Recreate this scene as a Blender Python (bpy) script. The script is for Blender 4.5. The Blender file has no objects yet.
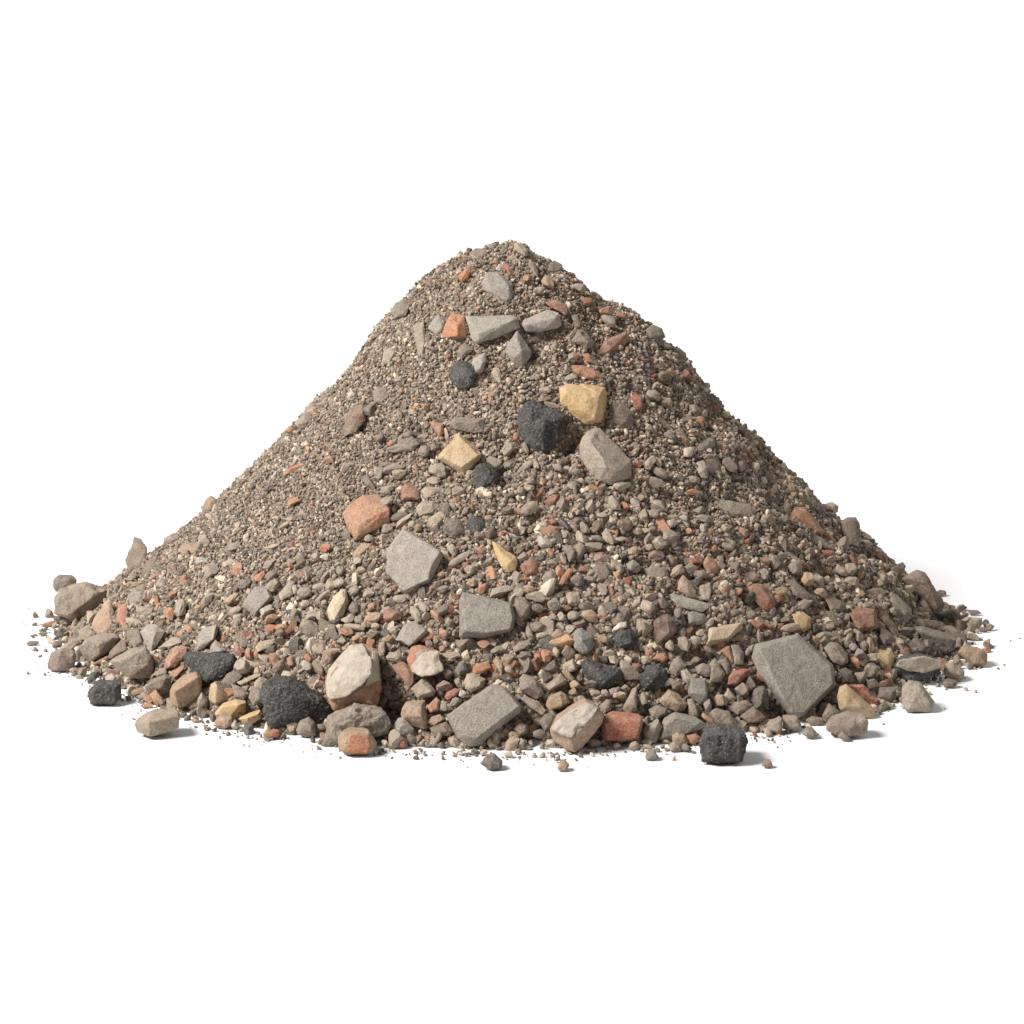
# Heap of sand, gravel and building rubble on white paper.
ALB = 0.75
WORLD = 0.27
KEY = 1.92
KEYDIR = (-0.80, -0.42, 0.88)
KEYSIZE = 4.0
BACK = 0.55
EXPOSURE = 0.0
# colour code: (sRGB albedo, word used in labels)
PAL = {
 'lg': ((190,177,160),'light grey'), 'g': ((158,146,132),'grey'), 'dg': ((98,90,83),'dark grey'), 'k': ((40,39,39),'black'),
 'gb': ((136,120,105),'grey-brown'), 'bn': ((122,95,76),'brown'), 'rb': ((160,92,58),'red-brown'), 'o': ((208,124,74),'orange'),
 'r': ((184,84,44),'red'), 'pk': ((204,140,104),'pink'), 't': ((196,162,122),'tan'), 'c': ((212,194,166),'cream'),
 'w': ((228,223,212),'white'), 'y': ((216,174,102),'yellow'), 'gg': ((156,148,130),'greenish grey'), 'bg': ((144,141,138),'bluish grey'),
 'mo': ((172,158,142),'grey'), 'pg': ((170,152,140),'pinkish grey'), 'be': ((186,170,150),'beige'), 'pt': ((202,166,138),'pinkish tan'), 'mr': ((128,86,76),'maroon'),
}
# traced pieces.  "@ ox oy s" = frame in which the following numbers were measured.
# name | colour | options | outline | ridge points (x,y,height in px) | label | short phrase for neighbours
# options: m:<material> g (stands on the ground) l:<lift px> t:<tilt 0..1> f:<height> k:<face scale> e:<mortar extra>
STONES = r'''
@ 1 0 0
concrete_chunk|g|m:con|486,272 496.5,271 507,279 513,284 513,300 507,304.4 496.5,300.6 485,292.5 479,288 485,281|487,276,5 500,275,6 509,286,6 508,300,3 492,292,4|grey concrete chunk lying just under the summit of the heap|the grey summit chunk
brick_fragment|o|m:bri|452,312 464,316 468.5,330 466.5,337.5 458,338.5 440,338.5 444,331 446.5,320|457,327,9 457,336,8 450,322,5|orange faceted brick fragment between two grey stones near the summit|the orange faceted brick
concrete_chunk|lg|m:con|439,314 445,322 444,330 438,337 428,329 431.5,321||light grey chunk tucked against the orange faceted brick near the summit|
concrete_block|lg|m:con|465,316 474,323 500,317 513,315 519,318 519,328 498,338 477,344 472,340 468,325|478,334,9 485,331,9 513,320,8 478,341,6|long pale concrete block sprinkled with grit, widest piece under the summit|the long pale block
asphalt_chunk|k|m:asp|451,366 458,361 470,361 475,366 478,372 475,385 468,390 457,389 451,381||small black asphalt lump on fine grit below the summit stones|the small upper asphalt lump
concrete_chunk|lg|m:con|473,358 485,352 487,360 483,372 475,376 470,370||pale wedge of concrete touching the small upper asphalt lump|
concrete_block|lg|m:con|521,325 523,320 537,315 548,309 559,312.5 562,324 559.5,327.5 542,332 526,332|527,324,7 540,321,8 556,318,7 545,329,5|pale rounded concrete block with grit on top, beside the long pale block|the pale rounded block
concrete_shard|g|m:con|517,330 523,337.5 532,351 531,357.5 522.5,367.5 512,362.5 504,351 507,345|517,338,6 522,350,8 515,358,5|grey triangular shard pointing up between two pale concrete blocks|the triangular grey shard
brick_fragment|pk|m:bri|543,302.5 556,299 567,305 568,311 566,316 554.5,310||faded pink brick sliver lying above the pale rounded block|
rock|gb|m:sto|577,329 584.5,330 594.5,341 593,347 587,350 571,341|580,333,5 588,342,6|grey-brown angular stone split by a crack, near the upper edge|the cracked angular stone
rock|gb|m:sto|571,315 577,314 582,323 581,328 576,328||dark brownish stone just above the cracked angular stone|
brick_fragment|rb|m:bri|598,352.5 604.5,340 626,331 631,337.5 624.5,346 612,353 599.5,356|607,342,5 626,334,5 610,350,5|dusty half buried brick with one red-brown edge showing|the half buried brick
brick_fragment|o|m:bri|568,371 573,365 583,365 599.5,371 604,377.5 598,381 582,379||flat orange brick flake lying above the yellow sandstone block|the orange flake
sandstone_block|y|m:san|559.5,389 566,384 582,383 604.5,387 607,393 606,407 601,422 593,425.5 586,425 579.5,418 568,412 560,402|566,392,10 584,402,12 600,394,11 581,410,9 595,418,8|blocky yellow sandstone with rough top, brightest piece on the upper slope|the yellow sandstone block
asphalt_chunk|k|m:asp|526,402 533,400 543,405.5 553,409 569.5,414 570,420.5 564.5,433 556,445.5 544.5,453.5 533,451 522,440.5 517,424 518,412|530,414,11 545,420,13 558,420,9 540,440,9|large black asphalt chunk touching the yellow sandstone block|the large upper asphalt chunk
rock|lg|m:sto r:.6|587,432 596,427 601,429 612,443 624.5,453 631,460.5 632,475.5 622,483 609.5,485.5 598,480.5 587,469 580,455.5 579.5,445.5 582,437|590,441,11 603,459,14 606,467,13 619,471,11 612,478,6|large pale faceted boulder below the yellow sandstone block|the pale faceted boulder
rock|gb|m:sto|611,402 619.5,401 634.5,413 633,427 622,429 613,423||smooth grey-brown stone to the side of the yellow sandstone block|the smooth grey-brown stone
brick_fragment|r|m:bri|628,399 636,392 643,395 643,409 636,411||small red brick corner above the smooth grey-brown stone|
brick_fragment|bn|m:bri|341,433 349,418 350,408 362,403 367,409 366,420 356,432 345,437|352,414,7 363,411,7 352,428,4|brown shard with orange top edge on the fine left slope|the brown shard
rock|gb|m:sto|372,391 378,386 387,388 389,397 383,405 374,404||round grey-brown stone above the brown shard on the left slope|
sandstone_chip|c|m:sto|491,373 495,367 500,369 503.5,387 501,388||thin cream splinter pointing down beside the small upper asphalt lump|the cream splinter
tile_fragment|t|m:san|459,432 482.5,454 480,460.5 464,476 438,459 438.5,455.5|461.5,467,8 459,436,7 479,455,7 442,457,6|square ochre tile fragment with a pale spot on its face|the square ochre tile
brick_fragment|pk|m:bri|429,421 444,423 444,434 439,437||pink triangular brick chip above the square ochre tile|
rock|g|m:sto|448,424 454,417 470,418 485,418 484,432 474,434 464,429 454,429|456,421,6 476,422,6|grey lump with orange underside just above the square ochre tile|
asphalt_chunk|k|m:asp|476.5,465.5 484,462 493,467 498,472 496.5,487 484,490.5 474,492 471.5,480.5||black asphalt lump touching the lower corner of the square ochre tile|the asphalt lump by the ochre tile
brick_fragment|rb|m:bri|401,488 406,483 420,490 420,500 401,501||red-brown brick chip above the pink speckled brick|
rock|c|m:sto|420.5,490.5 425,487 439,487 442,490 433,497 425,498||cream flat chip left of the asphalt lump by the ochre tile|
rock|g|m:sto|692,448 696,443 710,437 715,439 714,448 702.5,455.5 695,455.5||grey oval stone lying flat on the upper right slope|the upper grey oval
rock|gb|m:sto|715,440 722,436 727,445 724,455 716,454||grey-brown lump resting against the upper grey oval|
rock|gb|m:sto|705,458 716,455 722,465 720,476 711,477 706,468||bumpy grey-brown stone below the upper grey oval|
sandstone_chip|t|m:sto|672,430 682,428 691,442 687.5,447 680,443||tan pointed chip on the upper right slope|
rock|bn|m:sto|653,412 657,413 671,425 674,431 668,430 658,421||long brown splinter running down to a tan pointed chip|
brick_fragment|pk|m:bri|342,514 350,503 363,495 378,494 391,508 390,523 370,534 355,541.5 349,531|346,513,6 359,526,12 368,519,12 389,509,9 364,498,7 356,538,8|pink speckled brick with a dusty grey side, on the left of the heap|the pink speckled brick
pebble|lg|m:sto l:12|376,508 380,500 384,497 392,496 394,500 388,505||pale pebble lying on top of the pink speckled brick|
rock|t|m:sto|352,554.7 355,550 363.5,542 372,543.5 371,547 362,554.7 353.5,558.5||tan flat stone at the foot of the pink speckled brick|
sandstone_chip|c|m:san|327,610 333,597 341,588.5 346,589 349,600 346,612 337,625 331,624 328,617|331,612,6 341,593,6 345,600,6 334,620,5|smooth cream wedge standing on edge on the left slope|the cream wedge
rock|lg|m:sto|278.5,593.5 290,580 295,582 293.5,595 281,601||pale brownish stone right of the flat grey flagstone|
concrete_piece|g|m:con|241,605 254.5,586 269,586 273.5,598 254.5,617|247,603,5 257,590,6 267,590,6 270,597,5 256,612,5|flat grey flagstone piece set in the lower left slope|the flat grey flagstone
concrete_piece|lg|m:con x|384.6,552 398,535 404,528 411,532 428,542 440,550 444,555 436.5,570 433,578.5 430,582 406.5,595 401.5,592 396.5,585 386.5,575 385,570 387,562|385.5,552,8 398.5,536,8 404,529.5,8 411,533.5,8 428,543.5,8 439,550.5,8 439.5,553,8 432,564,8 429.5,572,8 429,579,8 405,590.5,8 401.5,590,8 397,583.5,8 387.5,574,8 386,570,8 388,562,8|large pale concrete slab with jagged left edge, lying flat mid slope|the jagged pale slab
concrete_block|g|m:con|459,638 459,600 463,592 480,600 501,600 512,603 515,615 514,628 510,632 497,633 485,638 462,633|464,603,10 482,604,10 510,606,10 513,618,9 510,629,8 486,633,9 465,631,10|square grey concrete block in the middle of the slope with lit left edge|the square grey block
rock|lg|m:sto|415,507 421.5,501 434,501 439,507 435,514 419,517||pale flat pebble above the jagged pale slab|
rock|c|m:sto|426.5,520 444,508.5 448,515 436.5,527 431.5,530 426.5,525||lumpy cream stone touching the round dark grey stone|
rock|dg|m:sto|442,526 448,520 455,516.5 463,521 465,533.5 460,540 449,538.5 443,533.5||round dark grey stone touching a rounder black one|the round dark grey stone
asphalt_chunk|k|m:asp|465,522 474,515 484,518.5 486,527 479,536 469,535||round black stone touching the round dark grey stone|
sandstone_chip|y|m:san|492,541 497,543 502,551 508,554 516,556 518,562 516,570 509,573 503,570 499,563 494,551||curved yellow sandstone piece right of the jagged pale slab|the curved yellow piece
brick_fragment|rb|m:bri|519.5,566 524.5,560 534.5,558 539.5,562 538,573.5 527,577 521,571||reddish brown brick nub next to the curved yellow piece|the reddish nub
rock|c|m:sto|565,595 569.5,591.6 579.5,592 581,602 577.5,607 567,605||cream cube shaped pebble below the long orange splinter|the cream cube
brick_fragment|o|m:bri|558,585 562,576 569,568 574,569 571,577 563,585||long orange splinter in the middle of the heap|the long orange splinter
rock|dg|m:sto|591,570 598,563 607,564 612,573 608,582 597,582||dark grey dusty lump right of the long orange splinter|
rock|g|m:sto|562,545 572,545 576,551 574.5,558.5 569,563||grey triangular pebble above the long orange splinter|
rock|c|m:sto|601,533.5 606,527 609.5,530 615,541 613,545 604.5,542||cream curved stone in the middle right of the heap|
rock|gb|m:sto|515,597 525,597 531,605 529,615 522,624 514,620 513,605||grey-brown stone pressed against the side of the square grey block|
rock|g|m:sto|716,503.5 720,499 730,500 752.5,505 758,510 754,520 740,518.5 726,516.6 720,512||large flat grey oval alone on the fine upper right slope|the large grey oval
rock|rb|m:bri|704,532 710,528 715.6,528.5 714,535 708,536 706,541||crooked red-brown chip below the large grey oval|
brick_fragment|pk|m:bri|701,561.6 707.5,555.4 715,560 720,568.5 716,574 710,575.4 705,570||rounded pink brick pebble with a cream cap on the right slope|the rounded pink brick
rock|c|m:sto|721,538 727,536 736,542 735,547 728,546 722,543||cream oval pebble with a dark line, below the large grey oval|
rock|g|m:sto|645.6,571 651,565 667.5,568.5 669,575 665,581 655,580 647.5,576||grey flat stone left of the beige egg shaped stone|
rock|pt|m:sto|677,590 679,580 683,575 690,581 697,591 695,598.5 687.5,597||beige egg shaped stone standing above the long grey bar|the beige egg stone
rock|lg|m:con|666,596 672.5,593 682.5,596 710,603.5 711,607 702.5,613 677.5,607 670,602||long grey stone bar lying across the right slope|the long grey bar
rock|be|m:sto|711,602 715,598 730,595.4 734,600 720,605 712.5,607||pale stone continuing the line of the long grey bar|
rock|be|m:sto|699,585 710,582 712,588.5 710,602 701,600||beige lump standing between the beige egg stone and pale bar end|
rock|bg|m:sto|687,612 692.5,611 705,614 707,621 700,625 689,624||bluish grey stone directly under the long grey bar|
rock|pt|m:sto|740,581 744,571 752.5,570 760,576 757.5,581 746,584||pinkish knobbly stone above the slanting brick on the right|
brick_fragment|rb|m:bri|746,588 753,583.5 762,583.5 772,592 776,604 773,611 764,611 757,601 749,596|753,588,6 762,588,7 771,600,6|slanting brick chunk with pale end, above the big grey slab|the slanting brick
rock|mr|m:sto|653,622 657,615 668,614 676,621 677,632 668,640 657,644 652,636|658,622,6 668,620,7 670,632,6|maroon angular stone above the black rubble at centre right|the maroon stone
sandstone_chip|c|m:san|705.4,647 709,628 741,622 743.5,628 728,641|709,641,5 712,630,5 740,624,5 728,638,5|smooth cream yellow flake jutting out left of the big grey slab|the cream yellow flake
brick_fragment|o|m:bri|787,516 793.6,507 804,506.6 808,511 825.5,532 822,537 812,531 795.5,523|795,510,6 800,516,8 820,532,7 806,510,5|long orange brick bar sloping down near the right outline|the long orange bar
brick_fragment|o|m:bri|827,535 833,536 840,546 839,549 833,546 827,542||orange chip at the lower end of the long orange bar|
rock|gb|m:sto|807,536 810.5,531 824,538.5 837,551 826,550 815.5,546 808,541||grey-brown slab lying under the long orange bar|
rock|gb|m:sto a:846,541|840.5,521 848,517 855.5,517 860,523.5 860.5,537 859,547 852,545 843,530||rounded brown rock standing out on the right outline|the rounded outline rock
rock|c|m:sto|780.5,548.5 785.5,548.5 802,561 803,564 799,566 788,557||cream splinter lying along the right slope under the orange bar|
rock|gb|m:sto|783,578.5 793,578.5 803,588.5 814,597 805.5,601 797,597 787,587||long grey-brown stone right of the slanting brick|the long grey-brown stone
rock|bn|m:sto|823,595 829,595 843,601 847,607 842,612 830.5,611||brown stone with pinkish top above the heart shaped brick|
rock|gb|m:sto|858,595 865.5,590 880.5,587 887,592 884,598.5 872,598.5||brown flat stone above the heart shaped brick, near the right edge|
brick_fragment|rb|m:bri|847,613 858,606.5 863.5,612 875,609 879.6,628 866,632 857.7,632|850,614,5 873,613,6 875,626,5 860,628,5|heart shaped red brick with a pale pebble on its notch|the heart shaped brick
pebble|lg|m:sto l:9|861.5,605 865,601 871,600.5 874.5,604 871,608.5 864,609||pale pebble sitting in the notch of the heart shaped brick|
rock|be|m:sto|793,607 804,598.5 814,600 809,607 802,612 794,611||beige curved stone above the ochre nub on the right|
sandstone_chip|y|m:san|792,614 800,610 811,617 811,627 804,633 795,627||ochre nub standing above the top corner of the big grey slab|the ochre nub
rock|dg|m:sto a:890,572|893,565 903,562 906,566 902,577 893,578 889,570||dark grey stone standing on the right outline above the brown boulder|
rock|gg|m:sto|884,606 890,591 898,595 912,609 913,617 900,629 894,622 888,618|893,600,6 908,612,7 898,622,6|greenish grey block with brown lower face at the right end|the greenish block
concrete_piece|g|m:con|751,657 755,644 797.6,633 805,644 833,664.5 836.6,685 805,717 796,719 787,713 758,673|760,648,13 770,670,13 784,699,13 792,713,11 797,636,11 804,647,12 831,666,12 833,684,11 804,713,11|biggest grey concrete slab propped against the lower right of the heap|the big grey slab
concrete_piece|g|m:con|445.5,715 491,684 505.6,686 522,706 520,712 482,744 470,747 456,738|449,715,8 491,687,9 504,689,9 519,706,9 477,738,9 463,737,7|square grey slab tilted on its corner at the front foot|the tilted front slab
@ 8 20 568
rock|gb|m:sto g|265,90 300,60 420,62 455,95 450,140 360,170 285,190 260,150|300,110,5 400,90,5 370,140,5|rough brown stone behind the big pale rock at the far left|
rock|be|m:sto g r:1.5|275,230 320,170 480,130 540,125 600,165 690,175 680,270 620,350 530,415 420,435 390,420 270,360|330,210,10 400,260,14 560,260,15 490,310,16 400,390,9 600,200,9|big pale rough rock at the far left end of the heap|the big far-left rock
brick_fragment|o|m:bri g|130,460 290,415 300,455 270,475||thin orange brick sliver on white ground in front of the big far-left rock|
pebble|gb|m:sto g|310,430 350,395 390,415 390,450 340,470 315,460||brown pebble on white ground at the end of an orange sliver|
brick_fragment|pt|m:bri r:1.8|600,390 680,260 720,250 750,330 770,460 740,540 650,560 590,500 560,470|650,330,6 710,330,6 640,450,10 730,450,9 660,530,6|pinkish crumbling brick lump right of the big far-left rock|the crumbling pink lump
rock|be|m:sto|460,500 540,460 600,520 560,570 480,580||beige stone at the base of the crumbling pink lump|
rock|lg|m:sto g|480,640 520,570 620,540 760,535 800,560 760,640 690,690 620,720 560,760 510,720|540,580,7 640,610,10 640,690,9 740,560,6|two faced grey stone, pale left side, under the crumbling pink lump|the two faced stone
brick_fragment|rb|m:bri g|575,770 700,705 715,735 700,770 600,785||red-brown brick sliver on the ground below the two faced stone|
rock|bn|m:sto|700,720 720,670 820,560 850,590 860,660 780,690 720,730||brown slanting stone right of the two faced stone|
brick_fragment|o|m:bri|780,290 850,280 860,330 860,460 870,490 820,530 800,480 770,430||upright orange brick piece right of the crumbling pink lump|
pebble|c|m:sto|840,400 900,390 990,430 980,470 910,465 850,440||cream oval pebble near the upright orange piece at the left end|
rock|gb|m:sto|858,500 950,480 990,600 920,650 850,570||brown rough stone below a cream oval at the left end|
rock|pg|m:sto g|215,770 250,680 330,650 430,670 450,710 435,825 260,835 220,810|250,700,5 320,690,8 425,700,6 310,810,6|pinkish grey square stone standing alone on white ground at far left|the lone pinkish stone
@ 8 128 624
concrete_chunk|lg|m:con|100,70 150,0 230,0 300,60 240,170 180,230 130,140|150,60,7 220,60,8 190,170,5|pale pointed concrete chunk at the lower left of the heap|
rock|c|m:sto|230,195 350,110 430,105 430,150 330,190||sharp cream wedge above the pink brick pieces at lower left|
brick_fragment|pk|m:bri|290,290 350,230 380,170 480,180 470,240 400,290 380,350 310,360|400,220,6 340,290,7 330,340,5|pink brick piece left of the flat asphalt chunk at lower left|the lower left pink brick
brick_fragment|pk|m:bri|330,385 450,320 455,350 400,420 360,440||small pink brick chip above the brown sided block|
rock|pg|m:sto|215,405 250,350 310,345 310,400 230,425||pinkish stone below the lower left pink brick|
rock|gb|m:sto g|140,510 170,460 300,410 345,430 350,540 270,580 190,580|190,470,7 310,430,6 260,530,8|layered grey-brown stone left of the brown sided block|
brick_fragment|t|m:bri g|330,560 350,490 420,430 550,395 590,430 590,570 500,640 420,685 340,630|385,535,14 565,420,10 585,560,4 410,670,8|block with pale left side and brown front leaning at lower left|the brown sided block
brick_fragment|be|m:bri g r:.6|50,800 70,760 190,700 390,690 420,725 415,840 220,900 190,905 70,865|185,780,17 413,730,9 185,893,12 60,800,5 400,832,5|rectangular beige block lying alone on white ground at front left|the lone beige block
asphalt_chunk|k|m:asp|450,250 480,220 560,235 850,240 870,330 770,420 650,480 590,470 500,360 450,300|500,260,8 700,270,11 830,290,7 620,430,6|long flat black asphalt chunk at the lower left of the heap|the flat left asphalt
rock|dg|m:sto|740,470 790,400 860,350 920,420 860,460 820,520 760,510||dark grey stone leaning at the right end of the flat left asphalt|
concrete_shard|lg|m:con|545,215 560,90 600,30 710,0 720,60 690,130 590,210|565,180,4 590,60,6 705,20,5 680,120,5|pale leaf shaped concrete shard above the flat left asphalt|the pale leaf shard
rock|pg|m:sto|640,245 660,170 700,125 790,200 760,240||pinkish triangular stone on top of the flat left asphalt|
rock|c|m:sto|865,470 1024,390 1070,375 1060,420 900,490||cream stick shaped stone above the big left asphalt boulder|
rock|gb|m:sto|820,470 900,500 970,560 930,610 850,600||grey-brown lump below the cream stick shaped stone|
sandstone_chip|t|m:san g|645,560 660,480 700,465 780,540 830,610 700,640 650,610|720,495,7 705,635,7 665,500,4|cream and brown wedge standing between leaf pebble and cream block|the two tone wedge
pebble|lg|m:sto g|550,610 590,545 640,610 635,670 590,685 555,655||light grey teardrop pebble right of the brown sided block|
sandstone_block|y|m:san g|695,710 740,650 850,610 950,625 945,700 900,750 810,765 700,740|745,665,7 900,640,8 820,740,9 710,725,4|pale yellow sandstone block at the front left foot|the pale yellow foot block
rock|pt|m:sto g|690,780 740,730 830,740 840,800 770,845 700,830||crumbly pinkish stone on the ground before the pale yellow foot block|
sandstone_chip|y|m:san g|880,760 1000,710 1060,690 1070,750 960,835|960,750,6 1040,720,5|deep yellow wedge on the ground left of the big left asphalt boulder|
rock|gb|m:sto|960,590 990,500 1050,475 1090,540 1070,630 1000,655||grey-brown stone behind the big left asphalt boulder|
rock|be|m:sto g|-152,305 -95,265 30,210 140,200 180,245 210,350 195,420 120,450 30,440 -10,425 -88,350|-60,290,8 60,240,9 150,330,8 60,400,8|layered pale stone with chalky top at the lower left|the layered pale stone
asphalt_chunk|k|m:asp g|-336,552 -256,469 -56,469 -56,576 -112,656 -304,648|-260,510,7 -90,500,7 -110,630,6 -280,620,6|small black asphalt block alone on white ground at front left|the lone asphalt block
@ 8 256 624
asphalt_chunk|k|m:asp g|20,590 60,470 110,450 260,460 400,530 520,590 610,690 560,780 470,800 330,810 200,850 110,830 60,740|75,620,8 120,500,12 260,500,14 450,600,10 160,790,9|big black asphalt boulder at the front left foot|the big left asphalt boulder
pebble|g|m:sto g|320,850 340,790 420,755 475,800 480,890 400,915 330,890||round grey pebble on the ground touching the big left asphalt boulder|
pebble|o|m:sto g|55,880 80,850 190,855 190,890 95,930||orange flat pebble on white ground before the big left asphalt boulder|
brick_fragment|pk|m:bri c:1|550,470 580,360 660,260 750,170 850,150 910,210 980,215 990,400 1010,540 960,690 860,680 740,680 620,695 560,580|600,400,14 740,250,17 900,300,15 960,400,10 850,520,15 640,600,12 930,640,7|large brick boulder with a thick pale mortar crust, front left|the mortar crusted boulder
rock|g|m:sto g r:2.4|544,912 576,752 776,656 1032,712 1080,800 1056,880 968,904 640,960 536,984|640,780,9 800,700,10 950,780,9 700,880,10|rough grey speckled stone below the mortar crusted boulder|the rough speckled stone
brick_fragment|t|m:bri g c:5|652,904 688,856 776,848 904,856 968,952 936,1040 872,1056 712,1048 656,1000|690,890,5 720,880,9 900,890,9 920,1000,7 720,1010,8|orange stone with pale rim on the ground before the rough speckled stone|the pale rimmed orange stone
rock|c|m:sto|-10,190 30,140 120,120 150,145 110,190 10,230||cream flat stone on the lower left slope above the big left asphalt boulder|
rock|pk|m:sto|240,270 290,250 300,330 260,345||pink stone above the big left asphalt boulder|
rock|lg|m:sto|635,100 690,90 725,135 700,165 650,150||pale bluish chip above the mortar crusted boulder|
rock|be|m:sto|980,150 1030,135 1040,210 1020,260 985,230||tan stone peeping from behind the mortar crusted boulder|
@ 8 384 624
concrete_shard|lg|m:con|85,130 150,20 200,-20 240,-25 340,40 350,80 290,130 200,185|130,125,6 180,10,7 330,50,6 205,175,6|grey pointed shard with one bright edge, below the jagged pale slab|the bright edged shard
brick_fragment|r|m:bri|285,120 380,70 415,85 400,125 300,150||bright red brick chip right of the bright edged shard|
brick_fragment|o|m:bri c:2|180,290 215,175 290,165 440,215 480,370 400,410 300,425 215,385|230,260,6 300,220,8 430,240,8 450,360,7 290,390,7|red brick with cream mortar carrying a round grey pebble|the pebble carrying brick
pebble|lg|m:sto l:14|245,240 290,195 350,205 380,260 330,305 265,295||round grey pebble sitting on the cream mortar of the pebble carrying brick|
brick_fragment|rb|m:bri|55,330 150,300 190,320 240,400 240,470 205,510 110,410||dark red-brown slab leaning left of the grey diamond stone|
rock|be|m:sto|215,515 310,430 340,440 420,540 400,580 270,600|300,470,5 380,540,6 290,570,5|grey diamond shaped stone below the pebble carrying brick|the grey diamond stone
brick_fragment|r|m:bri|480,590 500,545 570,510 610,530 580,580 510,615||small rounded red brick pebble right of the grey diamond stone|
brick_fragment|pt|m:bri r:2.0|130,720 170,620 240,605 330,610 340,700 350,790 330,840 220,810 140,770|180,650,9 300,640,10 300,740,11 180,740,8|large pinkish crumbly brick left of the tilted front slab|the large crumbly brick
brick_fragment|o|m:bri l:6|340,660 420,580 450,610 440,690 370,715||bright orange chip leaning on the large crumbly brick|
brick_fragment|pt|m:bri l:4|340,790 380,740 450,720 490,760 400,815||pinkish flat chip touching the left corner of the tilted front slab|
rock|bn|m:sto|360,830 430,800 500,780 560,860 520,900 400,910||brown stone in shade below a pinkish chip by the tilted front slab|
rock|c|m:sto|635,470 660,400 720,390 820,440 800,500 700,550 650,520||cream stone resting above the tilted front slab|the cream stone
brick_fragment|o|m:bri|705,350 730,320 840,290 860,350 780,400 710,400||orange brick chip above the cream stone at the front|
rock|dg|m:sto|560,380 600,300 650,280 670,370 600,420||dark grey stone left of an orange chip above the cream stone|
rock|t|m:sto|865,300 900,250 950,300 960,370 940,410||tan pointed stone above the tilted front slab|
rock|lg|m:con g|65,830 100,770 160,750 240,840 230,890 150,920 80,890||light grey stone standing below the large crumbly brick|
rock|gb|m:sto g|850,870 900,850 945,900 930,960 870,965||grey-brown stone in shade under the tilted front slab|
@ 8 512 624
rock|g|m:sto|0,190 60,140 140,125 160,160 110,200 20,230||grey long oval stone below the square grey block|
rock|pt|m:sto|310,100 350,40 380,35 430,90 350,125||pink dome shaped stone over a cream sliver|
rock|bg|m:con|480,130 510,50 560,20 650,100 650,200 600,250 560,245 500,200|520,80,6 560,130,9 610,210,5|bluish grey upright stone above the middle black rubble|the bluish upright stone
asphalt_chunk|k|m:asp|800,130 860,30 960,40 1010,150 960,210 850,200||black asphalt lump left of the maroon stone|
rock|c|m:sto|400,345 430,310 490,275 530,330 520,370 450,390 410,370|430,335,4 485,300,6 500,360,5|bright cream block left of the middle black rubble|the bright cream block
pebble|lg|m:sto|850,300 880,280 950,310 960,350 910,385 870,360||pale rounded pebble beside the top of the middle black rubble|
asphalt_chunk|k|m:asp|545,320 580,280 680,300 880,360 890,440 800,520 700,520 640,450 560,390|600,320,6 700,360,9 830,400,8 740,480,7|lumpy black asphalt in the centre of the lower slope|the middle black rubble
rock|pg|m:sto|50,440 90,390 180,430 240,490 260,560 200,610 130,570 60,530|80,430,5 130,505,10 180,450,6 230,560,5|faceted stone with grey top and pinkish front, right of the cream stone|the faceted pinkish stone
rock|pg|m:sto|60,590 110,570 220,620 280,690 240,735 130,660||pinkish grey bar lying under the faceted pinkish stone|
rock|be|m:sto|260,500 300,470 390,390 440,450 430,480 300,535||beige pointed stone below the bright cream block|
rock|t|m:sto|260,640 300,570 390,535 440,570 470,630 400,680 300,695|310,600,6 390,560,6 400,650,6|tan blocky stone above the grit topped brick|the tan blocky stone
rock|dg|m:sto|215,780 260,720 340,705 370,750 310,860 260,860||dark grey stone left of the grit topped brick|
brick_fragment|pt|m:bri g c:3|304,840 328,784 544,632 600,616 696,664 736,736 720,800 616,912 536,1028 504,1036 432,1008 320,936|330,840,7 470,915,14 690,690,9 600,640,5 490,1020,8|brick with grey grit topped mortar and orange end, front foot|the grit topped brick
brick_fragment|r|m:bri g|712,784 736,752 792,720 1040,736 1054,784 1008,936 736,948 720,904|745,800,6 1030,770,7 990,925,6 760,930,6|clean red brick piece lying at the front foot|the clean red brick
pebble|pg|m:sto|705,640 760,600 800,610 790,690 740,720||pinkish grey pebble above the clean red brick|
rock|be|m:sto|880,680 930,640 960,520 1000,495 1010,560 980,640 1000,700 930,725||beige knobbly upright stone above the end of the clean red brick|
rock|bn|m:sto|10,840 60,780 120,810 130,870 60,900||brown stone in dark hollow right of the tilted front slab|
@ 8 640 624
brick_fragment|o|m:bri|90,280 130,235 200,230 230,275 190,315||orange chip below the maroon stone|
rock|g|m:sto|230,370 260,270 310,255 375,330 340,390 290,425||grey faceted stone below the maroon stone|
asphalt_chunk|k|m:asp|-40,420 60,330 150,310 220,370 220,440 150,540 40,520|60,400,7 150,380,8 90,470,7|black asphalt lump right of the middle black rubble|the right black lump
rock|pt|m:sto|150,620 180,570 230,520 310,560 385,640 360,690 300,710 200,660|190,610,5 240,560,7 330,640,7|pinkish beige stone with flat face above the green grey wedge|the pinkish beige stone
rock|g|m:sto|65,685 140,640 230,680 220,730 140,765 90,740||grey stone left of the pinkish beige stone|
concrete_chunk|gg|m:con g|135,930 180,770 280,720 480,770 540,810 380,890 280,920 230,940|200,800,8 290,745,8 470,785,7 370,875,7 180,900,7|smooth green grey wedge lying at the front foot|the green grey wedge
rock|be|m:sto g|20,850 150,765 180,820 130,950 60,960|50,860,4 140,790,5 80,940,4|beige wedge between the clean red brick and green grey wedge|
pebble|pt|m:sto g|255,890 300,865 360,890 390,950 330,985 260,960||pinkish pebble on the ground before the green grey wedge|
pebble|o|m:sto g|370,890 450,880 490,915 430,975 385,960||orange pebble between the green grey wedge and the bottom asphalt ball|
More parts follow.
